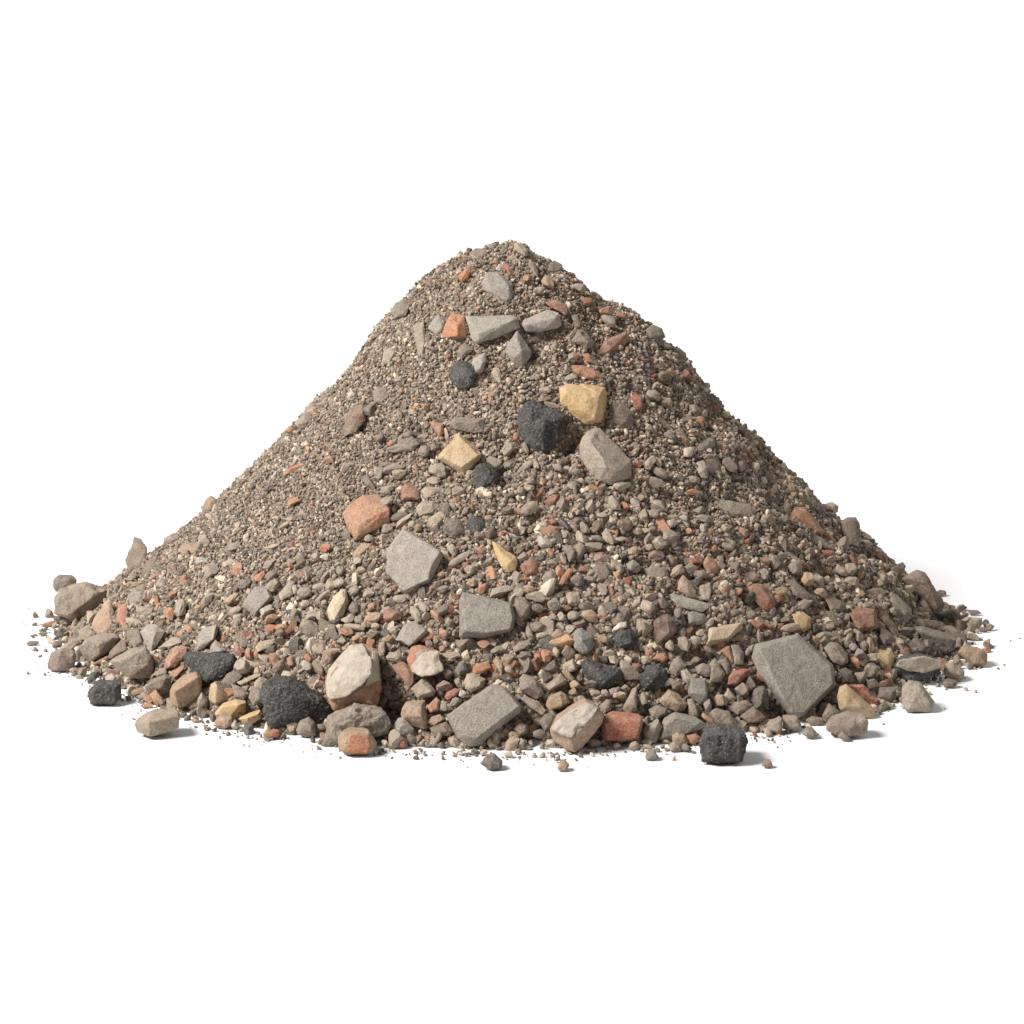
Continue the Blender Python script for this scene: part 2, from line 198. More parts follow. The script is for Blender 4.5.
concrete_block|g|m:con|380,540 410,435 530,430 550,560 540,640 480,650 450,600 390,570|415,460,7 520,450,7 530,560,7 420,550,6|grey block split by a horizontal crack above the bottom asphalt ball|the cracked grey block
rock|be|m:sto|375,600 420,590 460,660 470,750 430,755 385,720||beige upright stone below the cracked grey block|
rock|gb|m:sto g|550,710 600,680 720,710 790,800 760,840 620,830 560,760||grey-brown stone right behind the bottom asphalt ball|
rock|pg|m:sto|440,340 500,310 570,330 590,390 540,430 460,400||pinkish stone above the cracked grey block|
rock|gg|m:sto|550,320 600,270 680,400 640,470 560,460||greenish grey stone right of the cracked grey block's top|
rock|g|m:sto|630,290 690,265 725,330 700,410||grey curved stone left of the red fin shaped brick|
rock|o|m:sto|645,210 690,180 715,175 745,250 750,320 700,270||orange-brown stone below the cream yellow flake|
rock|g|m:sto|725,165 790,165 830,230 830,330 755,330 745,250||grey rounded stone between an orange-brown one and the big grey slab|
sandstone_chip|t|m:sto|700,130 800,60 870,20 880,50 850,110 760,140||tan stone underneath the cream yellow flake|
pebble|lg|m:sto|830,260 850,200 920,150 920,190 870,250||pale leaf shaped pebble touching the left edge of the big grey slab|
brick_fragment|r|m:bri|700,490 710,420 740,380 800,355 895,360 830,450 770,500|730,420,6 850,375,5 770,470,5|red fin shaped brick left of the big grey slab|the red fin brick
rock|dg|m:sto|870,600 930,500 990,490 1030,540 1030,690 930,680|930,540,6 990,520,7 970,640,6|dark triangular stone in the shade of the big grey slab|
rock|lg|m:sto|665,580 700,500 780,600 720,615||pale triangular chip below the red fin brick|
rock|pg|m:sto|700,670 760,620 850,610 905,640 860,700 780,730||pinkish flat stone below the red fin brick|
rock|bn|m:sto g|800,740 920,670 1010,750 980,790 850,800||brown low stone under the big grey slab's lower corner|
asphalt_chunk|k|m:asp g|472,948 504,864 604,824 828,864 868,928 816,1112 624,1128 492,1100 480,1030|520,900,9 620,870,11 800,900,10 780,1050,9 560,1050,10|round black asphalt lump on white ground at front right|the bottom asphalt ball
@ 8 768 624
rock|g|m:sto|440,190 500,140 560,150 640,240 640,310 590,340 520,310 490,240|500,190,6 560,190,7 620,290,6|grey-brown blocky stone right of the big grey slab|the blocky stone by the slab
pebble|y|m:san|835,240 860,200 990,210 1020,260 1000,340 910,360 870,310||smooth yellow pebble at the lower right of the heap|the smooth yellow pebble
rock|dg|m:sto|555,370 620,340 680,380 670,470 630,470||dark stone below the blocky stone by the slab|
sandstone_block|t|m:san g|550,580 570,510 630,490 720,580 800,660 865,700 850,760 700,740 640,725 570,690|590,530,8 640,560,10 740,660,8 610,660,8|tan sandstone piece leaning at the right foot beside a red brick|the leaning tan sandstone
brick_fragment|r|m:bri g|635,485 760,480 890,610 890,660 860,680 800,650 720,570|690,500,5 755,500,6 870,615,6|red brick shard behind the leaning tan sandstone|the right red shard
rock|dg|m:sto g|880,590 890,520 1030,510 1024,620 940,630||dark grey brick shaped stone behind the right red shard|
rock|pg|m:sto g|465,800 490,770 640,715 780,730 805,790 790,870 640,920 580,900 470,850|500,785,6 650,820,9 780,760,6 640,900,6|pale pinkish stone with rusty end lying at the front right foot|the rusty ended stone
rock|gb|m:sto g|430,750 490,640 560,690 600,720 460,790||grey-brown stone in shade behind the rusty ended stone|
rock|be|m:sto g|120,840 115,740 200,770 240,740 275,830 220,870||beige notched stone below the big grey slab|
rock|be|m:sto g|-10,800 110,750 120,840 80,890 0,855||beige stone with dark side left of a beige notched stone|
rock|g|m:sto g|260,880 310,820 370,840 410,890 350,925||grey flat stone on the ground below the big grey slab|
rock|gb|m:sto g|300,770 360,740 440,760 450,810 330,815||grey-brown low stone under the lower tip of the big grey slab|
@ 8 880 560
rock|bn|m:sto g|185,140 290,75 360,100 390,190 470,300 520,350 500,410 430,430 380,330 250,240 160,160|240,150,7 380,200,11 420,290,10 450,390,7 310,100,5|large brown boulder at the right end of the heap|the brown end boulder
pebble|bn|m:sto g|445,260 480,238 530,250 535,285 480,295||brown pebble behind the brown end boulder|
rock|pg|m:sto g|440,445 580,395 630,400 650,460 620,520 560,510||pinkish brown triangular stone at the far right|
pebble|g|m:sto g|700,400 790,405 820,430 720,450||grey flat pebble on white ground at the far right, behind a beige one|
pebble|be|m:sto g|670,490 700,465 820,465 820,520 790,555 710,565||beige pebble on white ground farthest right beyond the dark wedge|
rock|pg|m:sto g|240,310 290,240 320,260 310,320||pinkish chip left of the brown end boulder|
rock|pg|m:sto g|260,400 340,295 390,350 430,440 310,435||pinkish grey stone under the brown end boulder|
brick_fragment|bn|m:bri|300,500 350,470 500,490 510,540 400,545 320,530||brown layered flat piece above the dark wedge|
rock|dg|m:sto g|270,535 330,530 620,620 590,740 530,765 430,730 360,680 300,610|330,570,7 600,640,8 540,730,5 430,620,8|long dark grey wedge at the right end of the heap|the dark wedge
rock|gb|m:sto g|520,540 600,545 690,590 700,670 650,690 600,640||grey-brown stone behind the tip of the dark wedge|
rock|dg|m:sto|210,660 290,610 380,690 360,740 270,750||dark stone left of the dark wedge|
rock|rb|m:sto|150,740 190,685 240,700 250,760 190,785||red-brown round stone below the dark wedge's left end|
rock|bn|m:sto|0,400 60,430 130,530 140,590 100,600 20,500||brown long stone below the greenish block|
rock|gb|m:sto|-10,520 60,560 110,620 105,670 40,680 -5,620||grey-brown stone above the smooth yellow pebble|
asphalt_chunk|k|m:asp g c:4|110,860 150,790 340,760 490,800 490,900 400,950 280,980 100,980 40,930|160,820,8 340,790,10 470,830,7 280,940,8|flat asphalt piece with grey crust on top at the right foot|the crusted right asphalt
pebble|t|m:sto g|620,740 660,690 720,700 800,710 860,750 855,830 830,860 740,860 680,800|660,730,5 780,740,6 830,820,5 740,830,6|tan pebble with a rusty stripe on white ground at the far right|the rusty striped pebble
pebble|be|m:sto g|505,890 530,830 580,810 680,890 670,950 620,975 520,930||beige rounded pebble on the ground right of the crusted right asphalt|
pebble|lg|m:sto g|173,1036 240,976 336,989 440,1141 408,1224 220,1224 176,1164|220,1010,4 320,1020,7 400,1150,5 230,1190,6|pale faceted stone on white ground before the crusted right asphalt|the pale right foot stone
pebble|dg|m:sto g|500,985 540,955 620,970 610,1010 570,1030 510,1020||dark crumbly pebble on the ground beside the pale right foot stone|
@ 1 0 0
rock|gb|m:sto a:140,565|134,537 140.5,538 148,548 147,556 140.5,570 128,572 125,560 132,550||pointed grey-brown rock standing on the left outline|the left outline rock
dirt_clod|gb|m:sto a:402,312|391,312 395,303 404,299 410,306 406,316 396,318||caked clod breaking the left outline just below the summit|
dirt_clod|gb|m:sto a:652,336|646,330 652,324 662,328 666,337 658,343 648,340||caked clod breaking the right outline below the summit|
dirt_clod|gb|m:sto a:676,356|672,350 679,347 686,353 688,361 680,366 673,361||caked clod lower on the right outline, beside a red brick chip|
dirt_clod|be|m:sto a:312,414|303,412 309,405 318,407 321,414 314,420 305,419||caked clod breaking the fine left outline halfway up|
dirt_clod|gb|m:sto a:478,256|469,253 475,248 484,248 488,254 480,260 472,259||caked clod on the very crest of the heap, above the grey summit chunk|
dirt_clod|gb|m:sto a:556,268|548,264 554,260 562,264 564,270 556,274 549,271||caked clod on the crest where the right slope begins|
dirt_clod|be|m:sto|384,349 394,346 396.5,352 388,366 381,365||pale caked clod high on the left shoulder of the heap|
dirt_clod|be|m:sto|413,325 424,321 428,345 424,360 417,355||tall caked clod left of the orange faceted brick near the summit|
dirt_clod|gb|m:sto|455,352 465,342 474,350 462,360||caked clod above the small upper asphalt lump|
dirt_clod|gb|m:sto|398,440 412,436 420,444 412,452 396,452||caked clod on the slope left of the square ochre tile|
rock|bn|m:sto|147,560 157,556 158,569 145,580 140,572||brown block with shaded face below the left outline rock|
sandstone_chip|t|m:sto|177,551 180.5,545 193,542 200.5,546 198,555 187,556 178,556||pale tan lump on the left slope right of the left outline rock|
rock|c|m:sto|222,563 230.5,558 234,560 233.5,565 224,568||small cream block on the fine left slope|
rock|g|m:con|127,596 135,588 145,590 137,606 130,606||grey angular chip on the lower left of the heap|
pebble|dg|m:sto g|479.5,764 485,757 494,755 503,762 502,769 490,771||dark grey pebble on white ground below the tilted front slab|
pebble|t|m:sto g|557,768 559,762 565,761 570,765 568,772 560,772||small tan pebble on white ground before the grit topped brick|
pebble|g|m:sto g|645,757 648,750 655,750 658,757 653,761 647,761||small grey pebble on white ground before the beige wedge|
pebble|gb|m:sto g|761,766 765,760 771,760 773,766 768,769||small grey-brown pebble on white ground right of the bottom asphalt ball|
pebble|r|m:bri g|396,743 400,738 406,739 408,745 404,749 398,748||red round pebble on the ground below a light grey stone|
rock|g|m:con g|431,747 437,735 441,731 442,737 436,747||thin grey shard standing at the foot left of the tilted front slab|
pebble|gb|m:sto g|26,643 29,641 39,641 39.5,644 34,646 27,646||flat grey-brown pebble on white ground, outermost at far left|
pebble|g|m:sto g|837,737 842,731 851,737 853,741 845,742||small grey crumb on the ground under the rusty ended stone|
'''
# small pebbles: colour x y length width angle(deg, clockwise on the picture)   shape r=round a=angular
PEBBLES = '''
o465.5,277,15,8,-30 w471,290.6,8,8,0 w498.7,270,6,6,0 r508,271,13,8,55 gb572.6,334,12,5,-50 r587,302.5,12,7,0 o604.5,312.5,14,8,-15 o621,317.5,14,6,25
lg608,322,18,8,40 t547,284,16,10,60 pk527,279.5,9,8,0 gb532,270,20,7,65 c521,252,17,7,42 lg539,291,13,7,0 lg577,290,14,8,20 w562,277.5,7,5,0 w606,331,5,5,0
lg572,357,10,7,-20 o588,359,14,6,50 lg569.5,379,15,9,5 r637,465,10,7,20 t544.5,400,14,5,-5 c545,391,13,7,0 c552,406,18,5,18 lg525,467,22,7,-35 g525,449,13,6,70 c529,489,11,7,0
g531,482,10,8,0 pg558,469,10,9,0 lg573,490,16,8,85 lg581,482,7,6,0 lg573,470,12,7,-60 pk519,404,12,6,-45 r516,439,7,6,0 lg622,487,18,9,-10 rb595,490,17,7,25
w354,397,12,8,-60 dg371,411,13,11,-20 o295,470,24,5,-22 o311,408,10,6,0 t314,413.6,10,7,0 g306,423,18,12,-25 pk292,432,10,6,-30 dg381,439,9,8,0 lg380,474,13,12,-30 dg370,484,18,7,45
c371,439,6,5,0 pk331,460,9,7,0 dg270,489,9,8,-45 rb491,393,26,6,97 g494,463,14,10,40 lg508,450,18,10,-55 g509,466,11,7,0 lg438,472,19,14,10 c434,482,14,8,0 c400,475,15,9,-10
g393,469,24,8,-15 lg388,491,12,9,0 g425,453,12,11,0 g435,448,10,8,0 dg409,436,11,8,0 g400,449,26,8,-10 bn417,470,14,4,75 o426,408,7,6,0 g459,493,14,10,-10 g449,493,9,8,0
lg700,471,17,11,90 c649,464,16,9,-50 c657.5,464,11,6,60 gb660,474,18,9,30 g654,484,14,9,40 g692,481,12,8,10 g652,397,13,11,0 be665,404,14,10,45 bn662,378,11,10,0 t668,373,10,6,30
lg659,366.5,12,5,-15 r684,376,10,7,60 r747.5,457,13,5,50 r733,450,9,5,50 o699,422,9,8,0 gg685,421,14,6,-15 g694,412,13,8,20 gb726,468,16,9,60 g739,468,10,8,30 bn744,428,10,9,0 o692,493,14,6,0
dg670,438,16,8,40 lg205,545,16,12,-30 w203,562,13,6,-5 pk239,571,15,8,-50 g234,548,18,7,-10 lg162,585,13,8,-40 o185.5,580,14,7,-45 o174,595,11,5,-35 dg245,586,15,9,-5 pg237,612,14,8,-10
t233,600,17,7,-30 lg182,610,18,9,-80 o171,616,13,10,-60 lg145.5,613.5,17,10,0 t137,585,16,5,-5 lg133,579,13,5,-30 o156,578,12,4,-25 pg173,540,14,10,0 t209,503,15,9,-60 pg208,600,18,6,-35 t202,608,12,5,-35
g213,573,15,13,0 t362,571,9,6,0 o326,549,12,9,0 w325,558,10,6,5 lg317,558,9,7,0 c273,548.5,17,5,-20 lg270,565,15,6,-25 pk295,503,12,6,-15 c285,526.5,12,3,-30 o313.5,533,5,5,0
lg358.5,562,10,8,0 g370,540,11,8,-20 lg296,591,11,6,90 gg306,593.5,16,11,-10 g275,587,15,9,-50 gb272,577,14,8,-20 o261,578,12,7,-20 lg267,612,16,9,-40 g325,578,14,6,-50 g321,574,13,5,-40
be340,584,12,9,0 g341,572,9,8,90 dg355,609,14,11,80 g355,592,11,10,0 lg369,594,10,9,0 pk373,608,9,8,0 pt374,620,20,11,-20 lg349,621,15,9,-20 g360,621,9,9,0 lg320,588,14,6,-15 be323,597,20,4,-40
c306,605,10,6,-30 rb272,620,14,9,0 lg312,617,11,9,0 lg321,617,10,9,80 c404,521,21,5,-37 dg400,517.5,18,8,-20 lg405,511,11,8,-10 c413,526,9,8,0 t418,529,9,8,0 lg459.5,560,26,7,-32 lg453,551,13,9,60
pk481,551.5,14,7,-10 t472,584,11,9,-20 o483,588,15,8,-60 lg470,571,12,10,0 lg500,591.6,23,9,-18 g443,590,13,7,-20 rb393,617,18,13,10 c416,615,19,9,62 lg424,608,14,9,50 dg443,611,15,8,-35 lg400,600,14,8,0
lg388,592,9,7,0 o433,588,6,5,0 r395,589,6,5,0 w442,542.5,5,5,0 lg453,507,10,7,90 g388,530,12,10,0 bn490,535,11,10,0 bn507,511,12,7,-30 t489,519,9,6,0 g489,562,14,6,-30
be529,510,21,12,-35 rb552,501,18,9,-30 gb562,506,14,12,60 lg573,498,10,7,0 lg589,508,14,11,80 lg613,505,17,11,65 lg602,516,12,6,5 lg635,504,13,7,40 o552.5,522.5,7,6,0 o546,522,6,5,0 lg544,526,10,6,20
g584,529,14,8,60 bn596,528,14,10,-60 lg621,540,13,5,0 lg581,539,16,9,40 lg564,535,9,6,90 w544,543.5,16,11,45 lg563,560,12,6,55 lg540,556,9,8,90 pk528,556,15,6,-40 be522,558,11,9,0 dg577,582,14,13,0
pk559.5,572,11,9,90 rb584,570,12,7,0 g618,569,16,10,70 g633,568,15,12,0 t632.5,552,11,8,-35 r600,556,8,5,0 g591,580,12,6,10 lg563,602,8,8,0 rb567,609,8,6,0 pt590,617,19,11,20 c602,613,14,8,60 be536,598,20,11,25
gg554,606,14,13,0 dg538,609,13,8,0 t529,590,12,8,0 lg552.6,618,9,7,-30 lg562,617,10,9,0 lg573,617,12,10,20 be607,602,14,7,-70 pk610,590,15,5,70 be602,591,12,9,90 g596,601,8,7,0 c631,599,18,6,10 be623,607,10,6,90
bn625,526,14,12,0 be637,532,10,8,45 g597,539,14,6,20 g593,547,18,7,10 bn700,543,17,7,10 w702,530,9,7,90 pk689,531.6,7,6,0 r695,562,9,5,20 rb742.5,533.5,13,8,60 g669,538,17,12,0 lg658,545,14,13,0 lg649,548,8,7,0
g654,515,14,10,0 lg658,506,15,7,35 be642.5,515,11,10,90 gg698,512,10,8,-20 g702.5,520,17,8,10 w682.5,519,8,6,0 lg670.6,525,10,9,0 c645,531.6,9,5,0 g647,540,14,6,-65 mr655.6,556.6,16,10,10 pt676,572,17,9,-45
be726,548,15,6,20 lg726,582,12,7,-30 dg736,587,14,8,0 lg736,577,7,6,0 g763,576,11,8,90 t739,562,13,7,-10 gb661,604,15,12,60 g677.5,614,11,8,90 lg722,611,11,9,80 g734,614,13,8,0 r731,606,8,6,0 g750,616,11,8,0
c757,622,9,7,0 gb700,576,16,10,20 be656,587,12,8,0 g667,587,11,7,0 g690,570,13,11,0 rb765,562,10,6,50 pg835.5,523.5,14,5,0 g793.6,570,15,12,20 g772,561,20,9,65 g780,557,9,8,0 pk770,551,10,8,0 t806,581,14,10,70
lg817,582,14,8,45 t780,593,17,8,-20 rb777,600,13,9,0 be840,572,15,7,35 be849,571,13,10,60 t858.6,575,11,7,70 be850.5,583,14,9,0 pt820,594,14,6,20 t852,540,13,10,0 r827,555,14,6,10 rb877,559,10,8,0 rb885,572,11,8,60
gg893,613,10,8,0 c92.5,618,12,9,90 c147.8,657,7,7,0 gg142,590,9,6,0 o190,630,12,8,80 r239,652,11,7,75 o249,655,12,7,85 lg244,669,17,13,0 w157.5,696.5,9,6,90 o149,700,12,10,80 t138.5,694,14,7,0 w134,655,14,6,-12
rb275,661,14,10,70 bn280,668,17,8,-50 o308.5,659,9,8,90 w307,667,11,9,40 lg299,662,9,5,90 o348.5,633,13,8,5 c355,628,22,6,10 pt332,653,20,7,-20 pg328.5,660,13,9,-20 c258,672,9,7,-60 g268,675,8,7,0 be261,686,14,12,-40
pk282,628,12,6,0 bn281,634,9,8,0 t366,626,9,6,0 c376,627,9,6,0 pg373,635,14,9,0 pk358,639,12,8,0 t292,729,10,9,90 bn321,728,10,6,0 pk443,634,11,9,30 y389.5,639,8,7,0 lg395,631,9,8,0 lg394.5,658,16,10,-5
k448,676,11,9,0 mr444.5,687,17,11,-10 w463,695.5,8,8,0 gg458.5,684,10,8,90 g455,703,14,8,-30 lg443.5,707,11,8,90 c452,656,17,7,-10 lg509,671,9,8,0 pt508,661,14,11,0 pk484,645,12,9,-20 pk443.5,650,8,8,0 g497,651,13,7,-20
bg429.5,644.5,8,7,0 t436,641,9,5,90 dg525,656,13,8,0 gb537.5,628,16,10,0 gg529,633,13,7,80 c562.5,640,17,4,-15 c542,636,13,5,-10 t603,640,12,7,30 o546,657,13,11,90 o538,659,10,8,90 c556,653,11,7,90 t578,658,7,6,0
lg609,654,12,7,-5 c613,661,12,8,50 dg592,685,17,8,-10 t568,676,15,6,45 t576,685,13,8,0 lg595,694.5,12,7,5 pg605,694.5,9,8,0 pg614.5,693,12,9,0 c619,696.5,14,7,-8 be623.5,689,9,6,0 pt617,746.5,9,8,90 c634,747.5,11,8,-10
g594,745,14,8,0 t514.5,738,12,10,60 dg540,735,15,9,0 lg581,699,8,5,0 t573,693,9,8,0 pk649,654,8,8,0 c645.5,661,10,8,0 c669,647,11,8,70 be683,645,17,10,65 be695.5,641.5,11,9,0 c700,635,10,5,10 lg704,639,8,5,-50
g669,683,13,7,-20 gb676,687,12,9,0 t720.5,702,13,12,0 gb741,692,14,12,60 pk707,720,16,6,45 k749,685,16,11,70 be643,699,14,8,80 g675,749,12,8,0 dg686,749,10,8,60 g707,707,14,8,80 c789,629,21,8,-12 r780,626,7,4,0
gg824,637,17,8,0 be848,638,13,5,-65 g857,638,13,9,85 t868.6,647,16,7,80 be871,660,13,9,50 g858.6,655,11,10,20 g852,648,8,8,0 gb863,647,11,6,70 o855.5,663,15,6,45 gb870.5,671.5,17,13,20 g860,678,11,10,0 dg872,686,14,10,20
bn842,676,18,3,55 rb884,684.6,11,7,0 k905,633,19,8,-5 dg948,601,8,7,0 dg836,735,10,5,10 gb926,646,9,8,0
'''
import bpy, bmesh, math, random, re
import numpy as np
from mathutils import Vector, Matrix, noise as mnoise
ALB3 = ALB * np.array([1.01, .985, .975])
rng = np.random.default_rng(7); random.seed(7)
SC = bpy.context.scene
COL = SC.collection
PX = 0.002                       # metres per picture unit at the middle of the heap
# ------------------------------------------------------------------ camera
PHI = math.radians(13.0); DIST = 6.5; FPX = DIST / PX
F = np.array([0, math.cos(PHI), -math.sin(PHI)]); R = np.array([1., 0, 0]); U = np.array([0, math.sin(PHI), math.cos(PHI)])
def ray(x, y): return F + R * ((x - 512) / FPX) + U * ((512 - y) / FPX)
CAM = -ray(515, 620) * DIST
def project(P):
    d = np.asarray(P) - CAM; z = d @ F
    return 512 + FPX * (d @ R) / z, 512 - FPX * (d @ U) / z
cam_data = bpy.data.cameras.new('camera'); cam = bpy.data.objects.new('camera', cam_data); COL.objects.link(cam)
cam.location = CAM; cam.rotation_euler = (math.pi / 2 - PHI, 0, 0)
cam_data.sensor_width = 36; cam_data.lens = FPX / 1024 * 36; cam_data.clip_end = 200
SC.camera = cam
# ------------------------------------------------------------------ world, light, view
w = bpy.data.worlds.new('World'); SC.world = w; w.use_nodes = True
bg = w.node_tree.nodes['Background']; bg.inputs[0].default_value = (1.0, 0.995, 0.985, 1); bg.inputs[1].default_value = WORLD
def lamp(name, direction, dist, size, strength, col, target=(0, 0, .25)):
    d = Vector(direction).normalized(); L = bpy.data.lights.new(name, 'AREA'); L.shape = 'DISK'; L.size = size
    L.energy = strength * math.pi ** 2 * dist ** 2; L.color = col
    o = bpy.data.objects.new(name, L); COL.objects.link(o); o.location = Vector(target) + d * dist
    o.rotation_euler = (-d).to_track_quat('-Z', 'Y').to_euler()
lamp('key_softbox', KEYDIR, 11, KEYSIZE, KEY, (1.0, 0.98, 0.955))
lamp('added_backdrop_fill', (.25, -.55, .8), 4.2, 2.2, BACK, (1, 1, 1), target=(2.3, 5.6, .9))  # added fill lamp, only there to whiten the dim right side of the backdrop
SC.view_settings.view_transform = 'Standard'; SC.view_settings.look = 'None'; SC.view_settings.gamma = 1; SC.view_settings.exposure = EXPOSURE
SC.view_settings.use_curve_mapping = False
SC.cycles.use_denoising = True; SC.cycles.max_bounces = 5; SC.cycles.diffuse_bounces = 2
# ------------------------------------------------------------------ materials
def lin(rgb): return tuple(((c / 255) / 12.92 if c / 255 < .04045 else ((c / 255 + .055) / 1.055) ** 2.4) for c in rgb)
class NT:
    def __init__(s, name):
        s.m = bpy.data.materials.new(name); s.m.use_nodes = True; s.t = s.m.node_tree; s.b = s.t.nodes['Principled BSDF']
    def n(s, typ, **kw):
        x = s.t.nodes.new(typ)
        for k, v in kw.items():
            if k.startswith('_'): setattr(x, k[1:], v)
            else:
                i = x.inputs[k.replace('__', ' ')]
                if hasattr(v, 'is_output'): s.t.links.new(v, i)
                else: i.default_value = v
        return x
    def mix(s, fac, a, b, blend='MIX'):
        x = s.t.nodes.new('ShaderNodeMix'); x.data_type = 'RGBA'; x.blend_type = blend
        for i, v in ((0, fac), (6, a), (7, b)):
            if hasattr(v, 'is_output'): s.t.links.new(v, x.inputs[i])
            else: x.inputs[i].default_value = v
        return x.outputs[2]
    def ramp(s, fac, p0, p1, c0=(0, 0, 0, 1), c1=(1, 1, 1, 1)):
        x = s.t.nodes.new('ShaderNodeValToRGB'); e = x.color_ramp.elements
        e[0].position = p0; e[0].color = c0; e[1].position = p1; e[1].color = c1
        s.t.links.new(fac, x.inputs[0]); return x.outputs[0]
def rock_mat(name, unit, mottle=.35, speck=.25, pit=.5, dust=(.235, .19, .15, 1), dust_amt=.4, bump=.5, rough=.95, sparkle=0, streak=None, top=.22, bdist=.0032):
    """Stone-like surface: own colour from the object, mottled, speckled, pitted, partly dusty. unit: noise cells per coordinate unit."""
    s = NT(name); tc = s.n('ShaderNodeTexCoord'); oi = s.n('ShaderNodeObjectInfo')
    off = s.n('ShaderNodeVectorMath', _operation='SCALE'); s.t.links.new(oi.outputs['Location'], off.inputs[0]); off.inputs['Scale'].default_value = 7.3 * unit
    mp = s.n('ShaderNodeVectorMath', _operation='MULTIPLY_ADD'); s.t.links.new(tc.outputs['Object'], mp.inputs[0]); mp.inputs[1].default_value = (unit,) * 3; s.t.links.new(off.outputs[0], mp.inputs[2])
    V = mp.outputs[0]
    n1 = s.n('ShaderNodeTexNoise', Vector=V, Scale=.12, Detail=5.0, Roughness=.62); n2 = s.n('ShaderNodeTexNoise', Vector=V, Scale=.55, Detail=4.0, Roughness=.7)
    n3 = s.n('ShaderNodeTexNoise', Vector=V, Scale=.045, Detail=6.0, Roughness=.7)
    vo = s.n('ShaderNodeTexVoronoi', Vector=V, Scale=.42); vo2 = s.n('ShaderNodeTexVoronoi', Vector=V, Scale=.9)
    c = oi.outputs['Color']
    dark = s.mix(1.0, c, (.52, .49, .46, 1), 'MULTIPLY'); light = s.mix(.34, c, (.78, .70, .60, 1))
    c = s.mix(s.ramp(n1.outputs[0], .35, .65), s.mix(mottle, c, dark), s.mix(mottle, c, light))
    c = s.mix(s.ramp(n2.outputs[0], .52, .63, c1=(speck,) * 3 + (1,)), c, dark)
    c = s.mix(s.ramp(n2.outputs[0], .36, .47, c0=(speck,) * 3 + (1,), c1=(0, 0, 0, 1)), c, light)
    if streak: c = s.mix(s.ramp(n3.outputs[0], .5, .62, c1=(streak[1],) * 3 + (1,)), c, streak[0])
    c = s.mix(s.ramp(n3.outputs[0], .46, .66, c0=(dust_amt,) * 3 + (1,), c1=(0, 0, 0, 1)), c, dust)
    if top:
        ge = s.n('ShaderNodeNewGeometry'); sx = s.n('ShaderNodeSeparateXYZ', Vector=ge.outputs['Normal']); dn = s.n('ShaderNodeMath', _operation='MULTIPLY_ADD', _use_clamp=True)
        s.t.links.new(sx.outputs['Z'], dn.inputs[0]); dn.inputs[1].default_value = .9; s.t.links.new(n2.outputs[0], dn.inputs[2])
        c = s.mix(s.ramp(dn.outputs[0], .75, 1.25 if False else 1.0, c1=(top,) * 3 + (1,)), c, dust)
    if sparkle:
        sp = s.n('ShaderNodeTexVoronoi', Vector=V, Scale=.42)
        m = s.ramp(sp.outputs['Distance'], .16, .36, c0=(sparkle,) * 3 + (1,), c1=(0, 0, 0, 1))
        wv = s.ramp(sp.outputs['Color'], .45, .8); mm = s.n('ShaderNodeMath', _operation='MULTIPLY'); s.t.links.new(m, mm.inputs[0]); s.t.links.new(wv, mm.inputs[1])
        c = s.mix(mm.outputs[0], c, (.40, .38, .35, 1))
    pitm = s.ramp(vo.outputs['Distance'], .08, .22, c0=(pit,) * 3 + (1,), c1=(0, 0, 0, 1))
    pw = s.ramp(vo.outputs['Color'], .55, .75); pm = s.n('ShaderNodeMath', _operation='MULTIPLY'); s.t.links.new(pitm, pm.inputs[0]); s.t.links.new(pw, pm.inputs[1])
    c = s.mix(pm.outputs[0], c, s.mix(1.0, c, (.35, .33, .31, 1), 'MULTIPLY'))
    s.t.links.new(c, s.b.inputs['Base Color']); s.b.inputs['Roughness'].default_value = rough
    s.b.inputs['Specular IOR Level'].default_value = .25
    h = s.n('ShaderNodeMath', _operation='ADD'); s.t.links.new(n2.outputs[0], h.inputs[0]); s.t.links.new(n1.outputs[0], h.inputs[1])
    h2 = s.n('ShaderNodeMath', _operation='SUBTRACT'); s.t.links.new(h.outputs[0], h2.inputs[0]); s.t.links.new(pm.outputs[0], h2.inputs[1])
    b = s.n('ShaderNodeBump', Strength=bump, Distance=bdist, Height=h2.outputs[0]); s.t.links.new(b.outputs[0], s.b.inputs['Normal'])
    return s.m
UM = 1 / PX
MAT = {
 'con': rock_mat('weathered_concrete', UM, .40, .75, .8, dust=(.27, .248, .222, 1), bump=.9, top=.12),
 'bri': rock_mat('fired_brick', UM, .55, .7, .8, dust=(.27, .205, .155, 1), dust_amt=.42, top=.15, bump=.85),
 'asp': rock_mat('broken_asphalt', UM, .16, .22, .6, dust=(.13, .122, .113, 1), dust_amt=.45, bump=1.0, rough=.6, sparkle=.9, top=.14),
 'san': rock_mat('yellow_sandstone', UM, .5, .55, .4, dust=(.50, .40, .27, 1), dust_amt=.4, bump=.8, streak=((.36, .20, .085, 1), .6)),
 'sto': rock_mat('dusty_stone', UM, .5, .7, .5, bump=.85),
 'mor': rock_mat('lime_mortar', UM, .25, .30, .7, dust=(.60, .54, .45, 1), dust_amt=.3, bump=.7),
 'peb': rock_mat('pebble_stone', 7.0, .5, .6, .35, bump=.8, bdist=.0014),
 'pbr': rock_mat('pebble_brick', 7.0, .5, .5, .5, dust=(.28, .21, .16, 1), dust_amt=.45, bump=.8, bdist=.0014),
}
